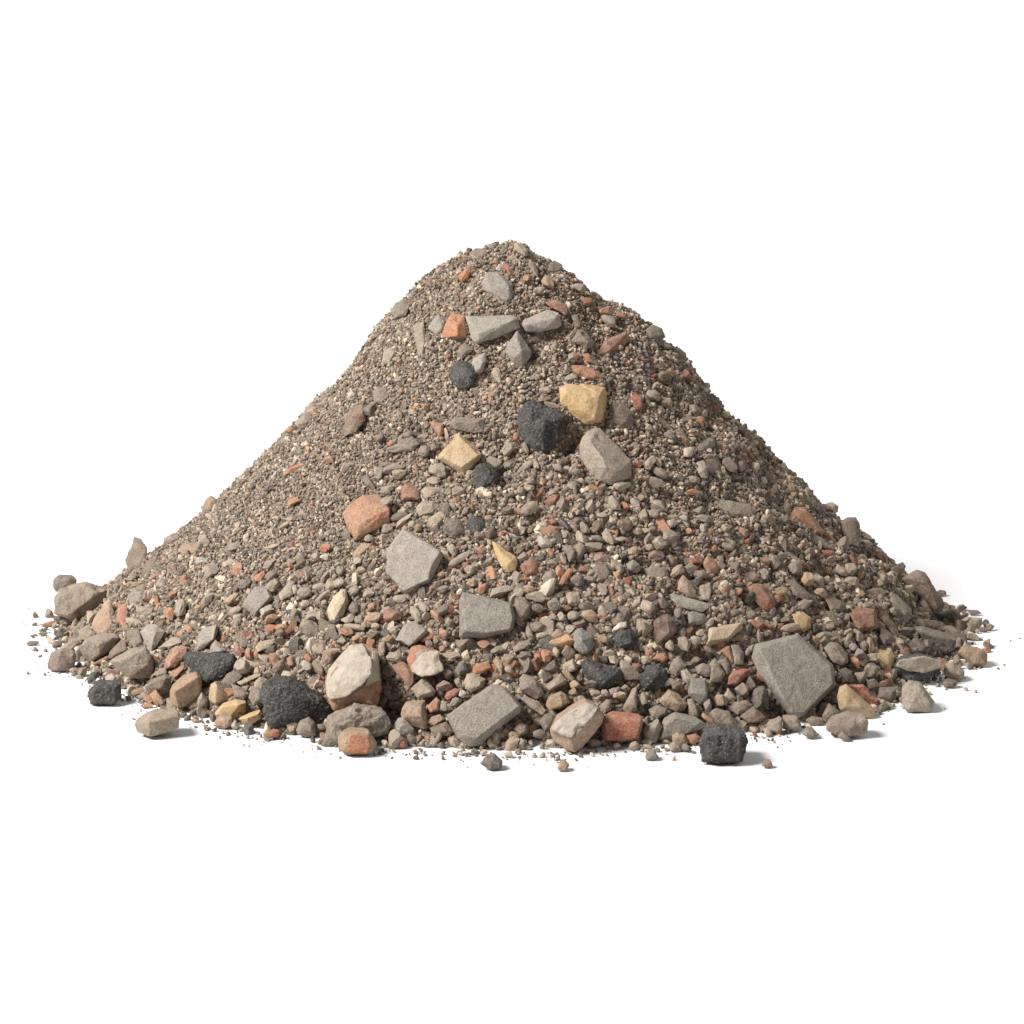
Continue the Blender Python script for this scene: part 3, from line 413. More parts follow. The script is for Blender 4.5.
def grain_mat():
    s = NT('gravel_grain'); a = s.n('ShaderNodeAttribute', _attribute_name='grain_colour'); tc = s.n('ShaderNodeTexCoord')
    n = s.n('ShaderNodeTexNoise', Vector=tc.outputs['Object'], Scale=420.0, Detail=4.0, Roughness=.7)
    c = s.mix(s.ramp(n.outputs[0], .35, .68), s.mix(1.0, a.outputs['Color'], (.74, .72, .70, 1), 'MULTIPLY'), s.mix(.22, a.outputs['Color'], (.75, .68, .58, 1)))
    s.t.links.new(c, s.b.inputs['Base Color']); s.b.inputs['Roughness'].default_value = .95; s.b.inputs['Specular IOR Level'].default_value = .2
    b = s.n('ShaderNodeBump', Strength=.4, Distance=.0015, Height=n.outputs[0]); s.t.links.new(b.outputs[0], s.b.inputs['Normal'])
    return s.m
MGRAIN = grain_mat()
def sand_mat():
    s = NT('packed_sand'); tc = s.n('ShaderNodeTexCoord'); V = tc.outputs['Object']
    n = s.n('ShaderNodeTexNoise', Vector=V, Scale=60.0, Detail=8.0, Roughness=.75); v = s.n('ShaderNodeTexVoronoi', Vector=V, Scale=240.0)
    c = s.ramp(n.outputs[0], .3, .7, c0=lin((96, 83, 70)) + (1,), c1=lin((140, 123, 105)) + (1,))
    c = s.mix(s.ramp(v.outputs['Distance'], .15, .6, c0=(0, 0, 0, 1), c1=(.5, .5, .5, 1)), c, lin((158, 141, 121)) + (1,))
    s.t.links.new(c, s.b.inputs['Base Color']); s.b.inputs['Roughness'].default_value = 1
    b = s.n('ShaderNodeBump', Strength=1.0, Distance=.004, Height=v.outputs['Distance']); s.t.links.new(b.outputs[0], s.b.inputs['Normal'])
    return s.m
MSAND = sand_mat()
def white_mat():
    s = NT('white_paper'); tc = s.n('ShaderNodeTexCoord'); n = s.n('ShaderNodeTexNoise', Vector=tc.outputs['Object'], Scale=3.0, Detail=4.0)
    c = s.ramp(n.outputs[0], .3, .7, c0=(.79, .792, .795, 1), c1=(.80, .802, .805, 1)); s.t.links.new(c, s.b.inputs['Base Color'])
    s.b.inputs['Roughness'].default_value = .9; s.b.inputs['Specular IOR Level'].default_value = .1
    return s.m
MWHITE = white_mat()
# ------------------------------------------------------------------ mesh helpers
def mesh_np(name, verts, faces, colours=None, smooth=True):
    """faces: (n,3) or (n,4) int array."""
    me = bpy.data.meshes.new(name); k = faces.shape[1]
    me.vertices.add(len(verts)); me.vertices.foreach_set('co', np.ascontiguousarray(verts, np.float32).ravel())
    me.loops.add(faces.size); me.loops.foreach_set('vertex_index', np.ascontiguousarray(faces, np.int32).ravel())
    me.polygons.add(len(faces)); me.polygons.foreach_set('loop_start', np.arange(0, faces.size, k, dtype=np.int32))
    me.polygons.foreach_set('loop_total', np.full(len(faces), k, np.int32)); me.polygons.foreach_set('use_smooth', np.full(len(faces), smooth))
    if colours is not None:
        a = me.color_attributes.new('grain_colour', 'FLOAT_COLOR', 'POINT'); a.data.foreach_set('color', np.ascontiguousarray(colours, np.float32).ravel())
    me.update(); me.validate(); return me
def link(name, me, mat=None, parent=None):
    o = bpy.data.objects.new(name, me); COL.objects.link(o)
    if mat is not None: me.materials.append(mat)
    if parent is not None: o.parent = parent
    return o
# ------------------------------------------------------------------ ground: a white sheet that sweeps up far behind
def ground():
    pr = [(-9., 0.)] + [(y, 0.) for y in np.linspace(-6, 4, 11)] + [(4 + 3 * math.sin(a), 3 - 3 * math.cos(a)) for a in np.linspace(.1, math.pi / 2, 14)] + [(7., z) for z in (4., 5., 6.5)]
    xs = np.linspace(-9, 9, 19); v = np.array([(x, y, z) for y, z in pr for x in xs]); n = len(xs)
    f = np.array([(i * n + j, i * n + j + 1, (i + 1) * n + j + 1, (i + 1) * n + j) for i in range(len(pr) - 1) for j in range(n - 1)])
    o = link('ground', mesh_np('ground', v, f), MWHITE); o['kind'] = 'structure'; o['label'] = 'seamless white paper sheet under and behind the heap'
ground()
# ------------------------------------------------------------------ the heap's surface
LEFT = [(0, 382), (26, 379), (69, 361), (122, 312), (140, 287), (159, 259), (195, 222), (238, 178), (326, 92), (365, 61), (386, 44), (404, 34), (425, 15), (440, 5), (470, -12), (600, -60)]
RIGHT = [(0, 380), (32, 364), (79, 331), (132, 294), (175, 250), (190, 230), (251, 166), (313, 105), (369, 59), (411, 22), (441, 0), (462, -10), (600, -60)]
FRONT = [(0, 382), (26, 378), (60, 359), (110, 316), (165, 258), (225, 200), (300, 128), (370, 62), (420, 20), (441, 0), (475, -18), (600, -60)]
def prof(tab, r): return np.interp(r, [a for a, _ in tab], [b for _, b in tab])
def H0(x, y):
    """Smooth height (m) of the heap over ground point x, y (m)."""
    X = np.asarray(x, float) / PX; Y = np.asarray(y, float) / PX
    r = np.hypot(X, Y); c = np.where(r > 1e-6, X / np.maximum(r, 1e-6), 0)
    wl = np.maximum(0, -c) ** 2; wr = np.maximum(0, c) ** 2; wf = 1 - wl - wr
    return (wl * prof(LEFT, r) + wr * prof(RIGHT, r) + wf * prof(FRONT, r)) * PX
def hit(x, y):
    """First point where the line of sight of picture point x, y meets heap or ground."""
    d = ray(x, y); t = np.linspace(DIST - 1.4, DIST + 3.5, 1500); P = CAM + d * t[:, None]
    g = P[:, 2] - np.maximum(H0(P[:, 0], P[:, 1]), 0)
    i = int(np.argmax(g < 0)) if (g < 0).any() else len(t) - 1
    a, b = t[max(i - 1, 0)], t[i]
    for _ in range(25):
        m = (a + b) / 2; q = CAM + d * m
        if q[2] - max(float(H0(q[0], q[1])), 0) < 0: b = m
        else: a = m
    return CAM + d * b
def hit_heap(x, y):
    """As hit, but a sight line that just misses the heap's outline is moved inwards until it meets the heap."""
    for k in range(40):
        P = hit(x, y)
        if P[1] < .42 and (P[2] > .0005 or P[1] < .12): return P
        x += (515 - x) * .012; y += (640 - y) * .012
    return P
def normal0(P, e=.02):
    x, y = P[0], P[1]; g = lambda a, b: max(float(H0(a, b)), 0)
    n = np.array([-(g(x + e, y) - g(x - e, y)) / (2 * e), -(g(x, y + e) - g(x, y - e)) / (2 * e), 1.]); return n / np.linalg.norm(n)
def facing(n, P, k, most=math.radians(48)):
    v = CAM - P; v /= np.linalg.norm(v); m = n * k + v * (1 - k); m /= np.linalg.norm(m)
    a = math.acos(np.clip(m @ v, -1, 1))
    if a > most:
        t = m - v * (m @ v); t /= np.linalg.norm(t); m = v * math.cos(most) + t * math.sin(most)
    return m
def coarse(x, y):
    """0 on the fine left and upper slopes, 1 in the coarse middle and foot."""
    a = np.clip((y - 470 - .28 * np.maximum(0, 430 - x)) / 190, 0, 1); b = np.exp(-((x - 560) / 150) ** 2) * np.clip((y - 300) / 200, 0, 1) * .75; c = np.clip((x - 600) / 200, 0, 1) * .55
    return np.clip(np.maximum(np.maximum(a, b), c), 0, 1)
NR, NTH = 330, 720
HOLLOWS = [(390, 688, 14, 15), (404, 700, 10, 12), (545, 718, 11, 14), (528, 726, 9, 14), (533, 706, 8, 10), (590, 690, 8, 9), (773, 700, 12, 14), (786, 722, 8, 9), (703, 652, 9, 12), (715, 690, 8, 10), (448, 670, 8, 11), (425, 688, 8, 10), (378, 660, 8, 10), (300, 745, 9, 8), (577, 424, 9, 13), (566, 440, 9, 10), (527, 350, 8, 9), (536, 338, 9, 9), (505, 478, 6, 7), (735, 700, 9, 9), (650, 700, 7, 8), (612, 665, 8, 8), (815, 690, 8, 8), (835, 695, 8, 8), (640, 690, 7, 8), (236, 672, 7, 8), (262, 700, 8, 9), (180, 690, 7, 7), (118, 652, 7, 7), (368, 425, 6, 7), (840, 655, 7, 7), (875, 650, 7, 7)]
def heap_surface():
    r = np.linspace(0, 475, NR) * PX; th = np.linspace(0, 2 * math.pi, NTH, endpoint=False)
    rr, tt = np.meshgrid(r, th, indexing='ij'); x = rr * np.cos(tt); y = rr * np.sin(tt); z = H0(x, y)
    lump = np.empty(NR * NTH); fx, fy, fz = x.ravel(), y.ravel(), z.ravel()
    for i in range(NR * NTH):
        p = Vector((fx[i], fy[i], fz[i]))
        k_ = 1.0 + .7 * max(0, min(1, (fx[i] + .25) / .4)) * (fz[i] > .1)
        lump[i] = k_ * (6.0 * mnoise.noise(p * 9) + 4.6 * mnoise.noise(p * 24 + Vector((3, 1, 7))) + 3.0 * mnoise.noise(p * 58 + Vector((9, 4, 2))))
    z = z + lump.reshape(NR, NTH) * PX * np.clip((475 * PX - rr) / (60 * PX), 0.1, 1) - 3.4 * PX
    qx, qy = project(np.stack([x, y, z], -1).reshape(-1, 3)); z = z - 7 * PX * (coarse(qx, qy) * np.clip((qy - 540) / 110, 0, 1)).reshape(z.shape) * (y < .1)
    for hx, hy, hr, hd in HOLLOWS: z = z - 2.2 * hd * PX * np.exp(-((qx - hx) ** 2 + (qy - hy) ** 2) / (1.25 * hr) ** 2).reshape(z.shape) * (y < .1)
    z = np.where(rr < 1e-6, z[0].mean(), z)
    v = np.stack([x, y, z], -1).reshape(-1, 3)
    i, j = np.meshgrid(np.arange(NR - 1), np.arange(NTH), indexing='ij'); j2 = (j + 1) % NTH
    f = np.stack([i * NTH + j, (i + 1) * NTH + j, (i + 1) * NTH + j2, i * NTH + j2], -1).reshape(-1, 4)
    return v, f
HV, HF = heap_surface()
heap = link('gravel_heap', mesh_np('gravel_heap', HV, HF), MSAND)
heap['kind'] = 'stuff'; heap['label'] = 'conical heap of packed grey-brown sand under all the rubble'
# ------------------------------------------------------------------ unit stones: spheres cut by random planes
def ico(sub):
    bm = bmesh.new(); bmesh.ops.create_icosphere(bm, subdivisions=sub, radius=1); bm.verts.ensure_lookup_table()
    v = np.array([p.co[:] for p in bm.verts]); f = np.array([[q.index for q in p.verts] for p in bm.faces]); bm.free(); return v, f
ICO = {k: ico(k) for k in (1, 2, 3, 4)}
def unit_stone(sub, ncut, depth, amp, seed):
    g = np.random.default_rng(seed); v, f = ICO[sub]; v = v.copy()
    for _ in range(ncut):
        n = g.normal(size=3); n /= np.linalg.norm(n); d = g.uniform(*depth); s = v @ n
        v = v - np.maximum(s - d, 0)[:, None] * n * .94
    if amp:
        o = Vector(g.uniform(-50, 50, 3))
        k = np.array([mnoise.noise(Vector(p) * 1.7 + o) + .5 * mnoise.noise(Vector(p) * 4.1 + o) for p in v]); v = v * (1 + amp * k)[:, None]
    lo, hi = v.min(0), v.max(0); return (v - (lo + hi) / 2) / ((hi - lo) / 2), f
PEB_ROUND = [unit_stone(4, 9, (.58, .88), .17, 100 + i) for i in range(16)]
PEB_ANG = [unit_stone(4, 12, (.42, .74), .13, 200 + i) for i in range(16)]
GRAIN1 = [unit_stone(1, 4, (.55, .9), .15, 300 + i) for i in range(24)]
RUBBLE = [unit_stone(3, 13, (.42, .74), .12, 500 + i) for i in range(24)]
GRAIN2 = [unit_stone(2, 11, (.42, .78), .14, 400 + i) for i in range(24)]
# ------------------------------------------------------------------ traced pieces
def inpoly(px, py, poly):
    c = np.zeros(px.shape, bool); n = len(poly)
    for i in range(n):
        (x1, y1), (x2, y2) = poly[i], poly[(i + 1) % n]
        if y1 == y2: continue
        c ^= ((y1 > py) != (y2 > py)) & (px < (x2 - x1) * (py - y1) / (y2 - y1) + x1)
    return c
MASK = np.zeros((1100, 1100), bool)
def add_mask(poly, shrink=2.2):
    p = np.array(poly); c = p.mean(0); d = p - c; L = np.linalg.norm(d, axis=1)[:, None]; p = c + d * np.maximum(1 - shrink / np.maximum(L, .1), .2)
    x0, y0 = np.floor(p.min(0)).astype(int); x1, y1 = np.ceil(p.max(0)).astype(int) + 1
    x0, y0 = max(x0, 0), max(y0, 0); yy, xx = np.mgrid[y0:y1, x0:x1]
    MASK[y0:y1, x0:x1] |= inpoly(xx + 0., yy + 0., p)
def hull_mesh(pts):
    bm = bmesh.new()
    for p in pts: bm.verts.new(p)
    r = bmesh.ops.convex_hull(bm, input=bm.verts); kill = list({e for e in r['geom_interior'] + r['geom_unused'] if isinstance(e, bmesh.types.BMVert)})
    if kill: bmesh.ops.delete(bm, geom=kill, context='VERTS')
    bmesh.ops.recalc_face_normals(bm, faces=bm.faces); me = bpy.data.meshes.new('hull'); bm.to_mesh(me); bm.free(); return me
def area_centroid(p):
    x, y = p[:, 0], p[:, 1]; x2, y2 = np.roll(x, -1), np.roll(y, -1); c = x * y2 - x2 * y; A = c.sum() / 2
    if abs(A) < 1e-6: return p.mean(0), 1.
    return np.array([((x + x2) * c).sum() / (6 * A), ((y + y2) * c).sum() / (6 * A)]), abs(A)
THINGS = []
pending = []                      # (object, roughness parameters) whose hull still has to be worn
def build_stone(name, colour, opts, out, ridge, label, ref, idx):
    o = dict(m='sto', l=2.0, t=.75); ground_ = False; anchor = None; extra = 0
    for w_ in opts.split():
        if w_ == 'g': ground_ = True
        elif w_[:2] == 'm:': o['m'] = w_[2:]
        elif w_[:2] == 'l:': o['l'] = float(w_[2:])
        elif w_[:2] == 't:': o['t'] = float(w_[2:])
        elif w_[:2] == 'a:': anchor = tuple(float(q) for q in w_[2:].split(','))
        elif w_[:2] == 'r:': o['r'] = float(w_[2:])
        elif w_[:2] == 'c:': extra = int(w_[2:])
    g = np.random.default_rng(1000 + idx); c, A = area_centroid(out); size = math.sqrt(A)
    d0 = ray(*c)
    if ground_:
        low = out[np.argmax(out[:, 1])]; P0 = hit(*low); n = -F.copy()
        back = np.array([0, 1., 0]); lift = 0
    else:
        a = anchor or tuple(c); P0 = hit_heap(*a); n = facing(normal0(P0), P0, o['t']); back = None; lift = o['l'] + .10 * max(0, size - 14)
    def at(x, y, h):
        d = ray(x, y); t = (n @ (P0 - CAM)) / (n @ d); P = CAM + d * t
        if ground_: return P - F * h * PX
        dn = d / np.linalg.norm(d); return P - dn * (h + lift) * PX
    if not ground_: ridge = [(x, y, h * 1.35) for x, y, h in ridge]
    w_min = min(np.ptp(out @ np.array([math.cos(a_), math.sin(a_)])) for a_ in np.linspace(0, math.pi, 12, endpoint=False))
    pts = [at(x, y, 0) for x, y in out]
    if len(ridge) == 0:
        k = g.uniform(.45, .62); hh = w_min * g.uniform(.20, .30); m = len(out)
        sel = np.arange(m) if m <= 6 else np.sort(g.choice(m, 6, replace=False))
        sh = g.uniform(-.08, .08, 2) * w_min
        ridge = [(c[0] + (out[i, 0] - c[0]) * k * g.uniform(.85, 1.15) + sh[0], c[1] + (out[i, 1] - c[1]) * k * g.uniform(.85, 1.15) + sh[1], hh * g.uniform(.75, 1.2)) for i in sel]
    pts += [at(x, y, h) for x, y, h in ridge]
    depth = w_min * .5
    for x, y in c + (out - c) * .8:
        pts.append(at(x, y, 0) + back * depth * PX * 1.3 if ground_ else at(x, y, -depth))
    pts = np.array(pts)
    if ground_: pts[:, 2] = np.maximum(pts[:, 2], .0008)
    base = pts.mean(0); base[2] = pts[:, 2].min()
    prism = 'x' in opts.split(); hm = hull_mesh
    if prism:
        def hm(q, m=len(out)):
            me = bpy.data.meshes.new('prism'); L = list(range(m)); fs = [[m + i for i in L], [2 * m + i for i in reversed(L)]]
            for i in L:
                j = (i + 1) % m; fs += [[i, j, m + j, m + i], [2 * m + i, 2 * m + j, j, i]]
            me.from_pydata([tuple(a_) for a_ in q], [], fs); b_ = bmesh.new(); b_.from_mesh(me); bmesh.ops.triangulate(b_, faces=b_.faces); bmesh.ops.recalc_face_normals(b_, faces=b_.faces); b_.to_mesh(me); b_.free(); return me
    if extra:
        ob = bpy.data.objects.new(name, None); COL.objects.link(ob); ob.empty_display_size = .02
        body = link('asphalt_body' if extra == 4 else 'brick_body', hull_mesh(pts - base), MAT[o['m']], ob)
    else: ob = body = link(name, hm(pts - base), MAT[o['m']])
    ob.location = base
    ob['label'] = label; ob['category'] = name.replace('_', ' ')
    j = g.normal(0, .035, 3); col = np.clip(ALB3 * np.array(lin(PAL[colour][0])) * (1 + g.normal(0, .06)) * (1 + j * .4), .01, .95)
    if o['m'] == 'con': col = col * .8 + col.mean() * .2
    body.color = (*col, 1); add_mask(out)
    rough = {'asp': 1.25, 'con': .5, 'bri': .7, 'san': .75, 'sto': .95}[o['m']] * min(1.25, .35 + size / 45) * o.get('r', 1)
    pending.append((body, rough, max(.6, min(.85, size / 30)), {'asp': .16, 'con': .1, 'bri': .1, 'san': .1, 'sto': .085}[o['m']], idx))
    if ref: REFS.append((ref, c[0], c[1]))
    ob['group'] = {'rock': 'larger stones on the heap', 'pebble': 'small pebbles on the heap', 'brick_fragment': 'brick fragments on the heap', 'asphalt_chunk': 'black asphalt lumps on the heap', 'dirt_clod': 'caked clods on the heap'}.get(name, 'sandstone pieces on the heap' if 'sandstone' in name or name == 'tile_fragment' else 'concrete pieces on the heap')
    info = dict(ob=ob, x=c[0], y=c[1], colour=PAL[colour][1], name=name, size=size, shape='', L=size, label=label)
    THINGS.append(info)
    T_ = lambda x, y: (frame[1] + x / 8, frame[2] + y / 8)
    def crust(pname, ccode, poly, hs, thick, mid=(), mat='mor', rg=.9):
        """A layer on the stone: a thin hull that follows the given picture points at the given heights."""
        up = 1 if ground_ else 1.35; hs = [h * up for h in hs]; mid = [(x, y, h * up) for x, y, h in mid]
        q = [at(x, y, h) for (x, y), h in zip(poly, hs)] + [at(x, y, h - thick) for (x, y), h in zip(poly, hs)] + [at(*T_(x, y), h) for x, y, h in mid]
        p = link(pname, hull_mesh(np.array(q) - base), MAT[mat], ob); p.color = (*(ALB3 * np.array(lin(PAL[ccode][0]))), 1); pending.append((p, rg, 1.0, .1, idx + 500))
    T = lambda ox, oy, L: [(ox + u / 8, oy + v / 8) for u, v in L]
    if extra == 1:
        crust('mortar_crust', 'mo', T(256, 624, [(556, 470), (585, 360), (662, 262), (750, 176), (850, 158), (925, 270), (925, 400), (850, 490), (760, 540), (720, 585), (592, 608), (562, 560)]) ,
              [6, 10, 13, 9, 8, 22, 23, 22, 21, 20, 12, 9], 9, [(720, 330, 25), (660, 450, 24), (800, 260, 22), (840, 420, 25), (640, 540, 19)])
        crust('mortar_crust', 'mo', T(256, 624, [(930, 215), (978, 222), (988, 400), (985, 455), (870, 500), (920, 400)]), [10, 6, 7, 11, 19, 19], 8)
    if extra == 2:
        crust('mortar_layer', 'be', T(384, 624, [(212, 350), (250, 300), (300, 240), (380, 212), (438, 218), (478, 370), (400, 408), (300, 422), (220, 384)]), [9, 11, 12, 10, 9, 8, 10, 10, 8], 6, [(300, 310, 12), (390, 300, 12)])
    if extra == 3:
        crust('mortar_layer', 'g', T(512, 624, [(314, 836), (336, 786), (548, 640), (600, 622), (688, 668), (640, 740), (470, 905), (390, 880)]), [8, 8, 7.5, 7, 10, 13.5, 16, 12.5], 4, rg=1.7)
    if extra == 5:
        crust('orange_face', 'o', T(256, 624, [(700, 895), (760, 872), (895, 892), (925, 960), (900, 1030), (730, 1030), (705, 970)]), [7, 9.5, 10, 9, 8.5, 8.5, 7.5], 4, mat='bri')
    if extra == 4:
        crust('mortar_crust', 'gb', T(880, 560, [(120, 850), (150, 795), (340, 762), (488, 802), (485, 860), (330, 900), (200, 880)]), [7, 12, 15, 12, 11, 13, 12], 7)
    return ob
REFS = []
frame = (1, 0, 0); idx = 0
for line in STONES.strip().splitlines():
    if line.startswith('@'):
        frame = tuple(float(q) for q in line.split()[1:]); continue
    nm, cc, op, o_, r_, lb, rf = line.split('|'); s_, ox, oy = frame
    out = np.array([[float(q) for q in p.split(',')] for p in o_.split()]) / s_ + (ox, oy)
    rdg = [tuple(float(q) for q in p.split(',')) for p in r_.split()]; rdg = [(x / s_ + ox, y / s_ + oy, h) for x, y, h in rdg]
    build_stone(nm, cc, op, out, rdg, lb, rf, idx); idx += 1
# wear: remesh every hull, round its edges and roughen it
for ob, rough, vox, rnd, sd in pending:
    m = ob.modifiers.new('r', 'REMESH'); m.mode = 'VOXEL'; m.voxel_size = vox * PX
    m = ob.modifiers.new('s', 'SMOOTH'); m.factor = .5; m.iterations = 1
bpy.context.view_layer.update(); dg = bpy.context.evaluated_depsgraph_get(); new = []
for ob, *_ in pending: new.append(bpy.data.meshes.new_from_object(ob.evaluated_get(dg)))
for (ob, rough, vox, rnd, sd), me in zip(pending, new):
    ob.modifiers.clear(); mats = list(ob.data.materials); old = ob.data; ob.data = me; bpy.data.meshes.remove(old)
    if not len(me.materials): me.materials.append(mats[0])
    me.name = ob.name; n = len(me.vertices); co = np.empty(n * 3, np.float32); me.vertices.foreach_get('co', co); co = co.reshape(-1, 3)
    no = np.empty(n * 3, np.float32); me.vertices.foreach_get('normal', no); no = no.reshape(-1, 3); off = Vector((sd * 3.1, sd * 1.7, sd * .9))
    d = np.empty(n); hf = {'asp': 1.2, 'con': .2, 'bri': .55, 'san': .5, 'sto': .55}.get(next((k for k in MAT if MAT[k] == ob.data.materials[0]), ''), .6)
    for i in range(n):
        p = Vector(co[i]) / PX
        d[i] = .8 * mnoise.noise(p * .055 + off) + .8 * mnoise.noise(p * .15 + off) + hf * (.7 * mnoise.noise(p * .38 + off) + .4 * mnoise.noise(p * .8 + off)) - 5.0 * max(0., mnoise.noise(p * .085 - off) - .30)
    if ob.data.materials[0] == MAT['asp']:
        for i in range(n): d[i] += .7 * mnoise.noise(Vector(co[i]) / PX * .9 - off) 
    co = co + no * (d * rough * PX * .8)[:, None]
    zmin = -(ob.location.z if ob.parent is None else ob.parent.location.z) + .0004
    co[:, 2] = np.maximum(co[:, 2], zmin)
    me.vertices.foreach_set('co', co.astype(np.float32).ravel()); me.polygons.foreach_set('use_smooth', np.ones(len(me.polygons), bool)); me.update()
# ------------------------------------------------------------------ small pebbles, each an object
UNIT = {}
def unit_mesh(kind, i, mat):
    key = (kind, i, mat)
    if key not in UNIT:
        v, f = (PEB_ROUND if kind == 'r' else PEB_ANG)[i]; me = mesh_np('pebble', v, f); me.materials.append(MAT[mat]); UNIT[key] = me
    return UNIT[key]
BRICKISH = {'o', 'r', 'rb', 'pk', 'mr'}
def pebble(code, x, y, L, W, ang, g, known=True):
    P = hit_heap(x, y); n = facing(normal0(P), P, .75); on_ground = P[2] < .004
    def at(px, py):
        d = ray(px, py); return CAM + d * ((n @ (P - CAM)) / (n @ d))
    a = math.radians(ang); dx, dy = math.cos(a), math.sin(a)
    vx = (at(x + dx * L / 2, y + dy * L / 2) - at(x - dx * L / 2, y - dy * L / 2)) / 2; vy = (at(x - dy * W / 2, y + dx * W / 2) - at(x + dy * W / 2, y - dx * W / 2)) / 2
    lx, ly = np.linalg.norm(vx), np.linalg.norm(vy); ex = vx / lx; ez = n; ey = np.cross(ez, ex); ly = min(ly, lx * 1.05); lz = min(lx, ly) * g.uniform(.7, .95)
    brick = code in BRICKISH
    ratio = W / L; name = 'brick_chip' if brick else 'stone_chip' if ratio < .56 else 'pebble'
    kind = 'a' if brick or g.random() < (.35 if ratio > .6 else .2) else 'r'
    if g.random() < .5: ex = -ex; ey = -ey
    o = bpy.data.objects.new(name, unit_mesh(kind, int(g.integers(16)), 'pbr' if brick else 'peb')); COL.objects.link(o)
    M = Matrix.Identity(4)
    c = P + n * (lz * .35 + 1.2 * PX)
    for r_ in range(3): M[r_][0] = ex[r_] * lx; M[r_][1] = ey[r_] * ly; M[r_][2] = ez[r_] * lz; M[r_][3] = c[r_]
    o.matrix_world = M
    if on_ground:
        q = CAM + ray(x, y + W * .45) * (-CAM[2] / ray(x, y + W * .45)[2]); o.rotation_euler = (0, 0, -a); o.scale = (lx, lx * .8, ly * .9); o.location = (q[0], q[1] + lx * .5, ly * .85)
    col = np.clip(ALB3 * np.array(lin(PAL[code][0])) * (1 + g.normal(0, .08)) * (1 + g.normal(0, .012, 3)), .01, .95); o.color = (*col, 1)
    shape = 'long thin' if ratio < .36 else 'elongated' if ratio < .56 else 'oval' if ratio < .8 else 'round'
    if kind == 'a' and ratio >= .56: shape = 'angular'
    o['category'] = name.replace('_', ' '); o['group'] = {'pebble': 'small pebbles on the heap', 'stone_chip': 'stone chips on the heap', 'brick_chip': 'brick chips on the heap'}[name]
    e = np.array([[dx, dy], [-dy, dx]]); poly = np.array([[math.cos(q) * L / 2, math.sin(q) * W / 2] for q in np.linspace(0, 2 * math.pi, 12, endpoint=False)]) @ e + (x, y)
    add_mask(poly, 1.0)
    THINGS.append(dict(ob=o, x=x, y=y, colour=PAL[code][1], name=name, size=math.sqrt(L * W), shape=shape, L=L, label=''))
g0 = np.random.default_rng(55)
for tok in PEBBLES.split():
    m = re.match(r'([a-z]+)([\d.]+),([\d.]+),([\d.]+),([\d.]+),(-?[\d.]+)', tok)
    pebble(m.group(1), *[float(m.group(i)) for i in range(2, 7)], g0)
# ------------------------------------------------------------------ labels of the pieces that carry none: named by the neighbour that leads to them
def sector(dx, dy):
    a = math.degrees(math.atan2(dy, dx)) % 360
    return ['right of', 'below and right of', 'below', 'below and left of', 'left of', 'above and left of', 'above', 'above and right of'][int(((a + 22.5) % 360) // 45)]
def key(t): return (t['colour'], t['shape'], t['name'])
ORD = ['nearest', 'second', 'third', 'fourth', 'fifth', 'sixth']
used = set(t['label'] for t in THINGS)
for t in THINGS:
    if t['label']: continue
    noun = {'pebble': 'pebble', 'stone_chip': 'stone chip', 'brick_chip': 'brick chip'}.get(t['name'], t['name'].replace('_', ' '))
    desc = ' '.join(q for q in (t['colour'], t['shape'], noun) if q); best = None
    for d, rf, rx, ry in sorted((math.hypot(t['x'] - rx, t['y'] - ry), rf, rx, ry) for rf, rx, ry in REFS)[:7]:
        s = sector(t['x'] - rx, t['y'] - ry)
        rank = sum(1 for u in THINGS if u is not t and key(u) == key(t) and sector(u['x'] - rx, u['y'] - ry) == s and math.hypot(u['x'] - rx, u['y'] - ry) < d)
        if rank >= len(ORD): continue
        near = 'close ' if d < 32 else ''
        lb = f"{'small ' if t['L'] < 9 else ''}{desc} {near}{s} {rf}" if rank == 0 and d < 90 else f"{ORD[rank]} {desc} {s} {rf}"
        cost = rank * 60 + d
        if lb not in used and len(lb.split()) <= 16 and (best is None or cost < best[0]): best = (cost, lb)
    t['ob']['label'] = t['label'] = best[1] if best else desc + ' half sunk among the grit'
    used.add(t['label'])
# ------------------------------------------------------------------ gravel: too many grains to count
GCOL = [((148, 131, 115), 30), ((167, 152, 135), 24), ((127, 112, 98), 17), ((188, 173, 155), 15), ((104, 93, 83), 8), ((212, 197, 172), 8), ((84, 79, 75), 4), ((176, 122, 88), 3.6), ((194, 150, 114), 3.2), ((160, 96, 68), 2.8), ((218, 208, 188), 3.5)]
GC = np.array([lin(c) for c, _ in GCOL]); GW = np.array([w_ for _, w_ in GCOL]); GW = GW / GW.sum()
tri = np.concatenate([HF[:, [0, 1, 2]], HF[:, [0, 2, 3]]]); A_, B_, C_ = HV[tri[:, 0]], HV[tri[:, 1]], HV[tri[:, 2]]
cr = np.cross(B_ - A_, C_ - A_); ar = np.linalg.norm(cr, axis=1) / 2; TN = cr / np.maximum(2 * ar, 1e-12)[:, None]; TN *= np.sign(TN[:, 2:3] + 1e-9)
mid = (A_ + B_ + C_) / 3; thm = np.arctan2(mid[:, 1], mid[:, 0])
wgt = ar * np.where(thm < math.radians(40), 1.0, np.where(thm > math.radians(140), 1.0, .22)); wgt[mid[:, 2] < -.004] = 0; wgt /= wgt.sum()
def sample(n, g):
    t = g.choice(len(tri), n, p=wgt); u = g.random(n); v = g.random(n); s = u + v > 1; u[s] = 1 - u[s]; v[s] = 1 - v[s]
    return A_[t] + (B_ - A_)[t] * u[:, None] + (C_ - A_)[t] * v[:, None], TN[t]
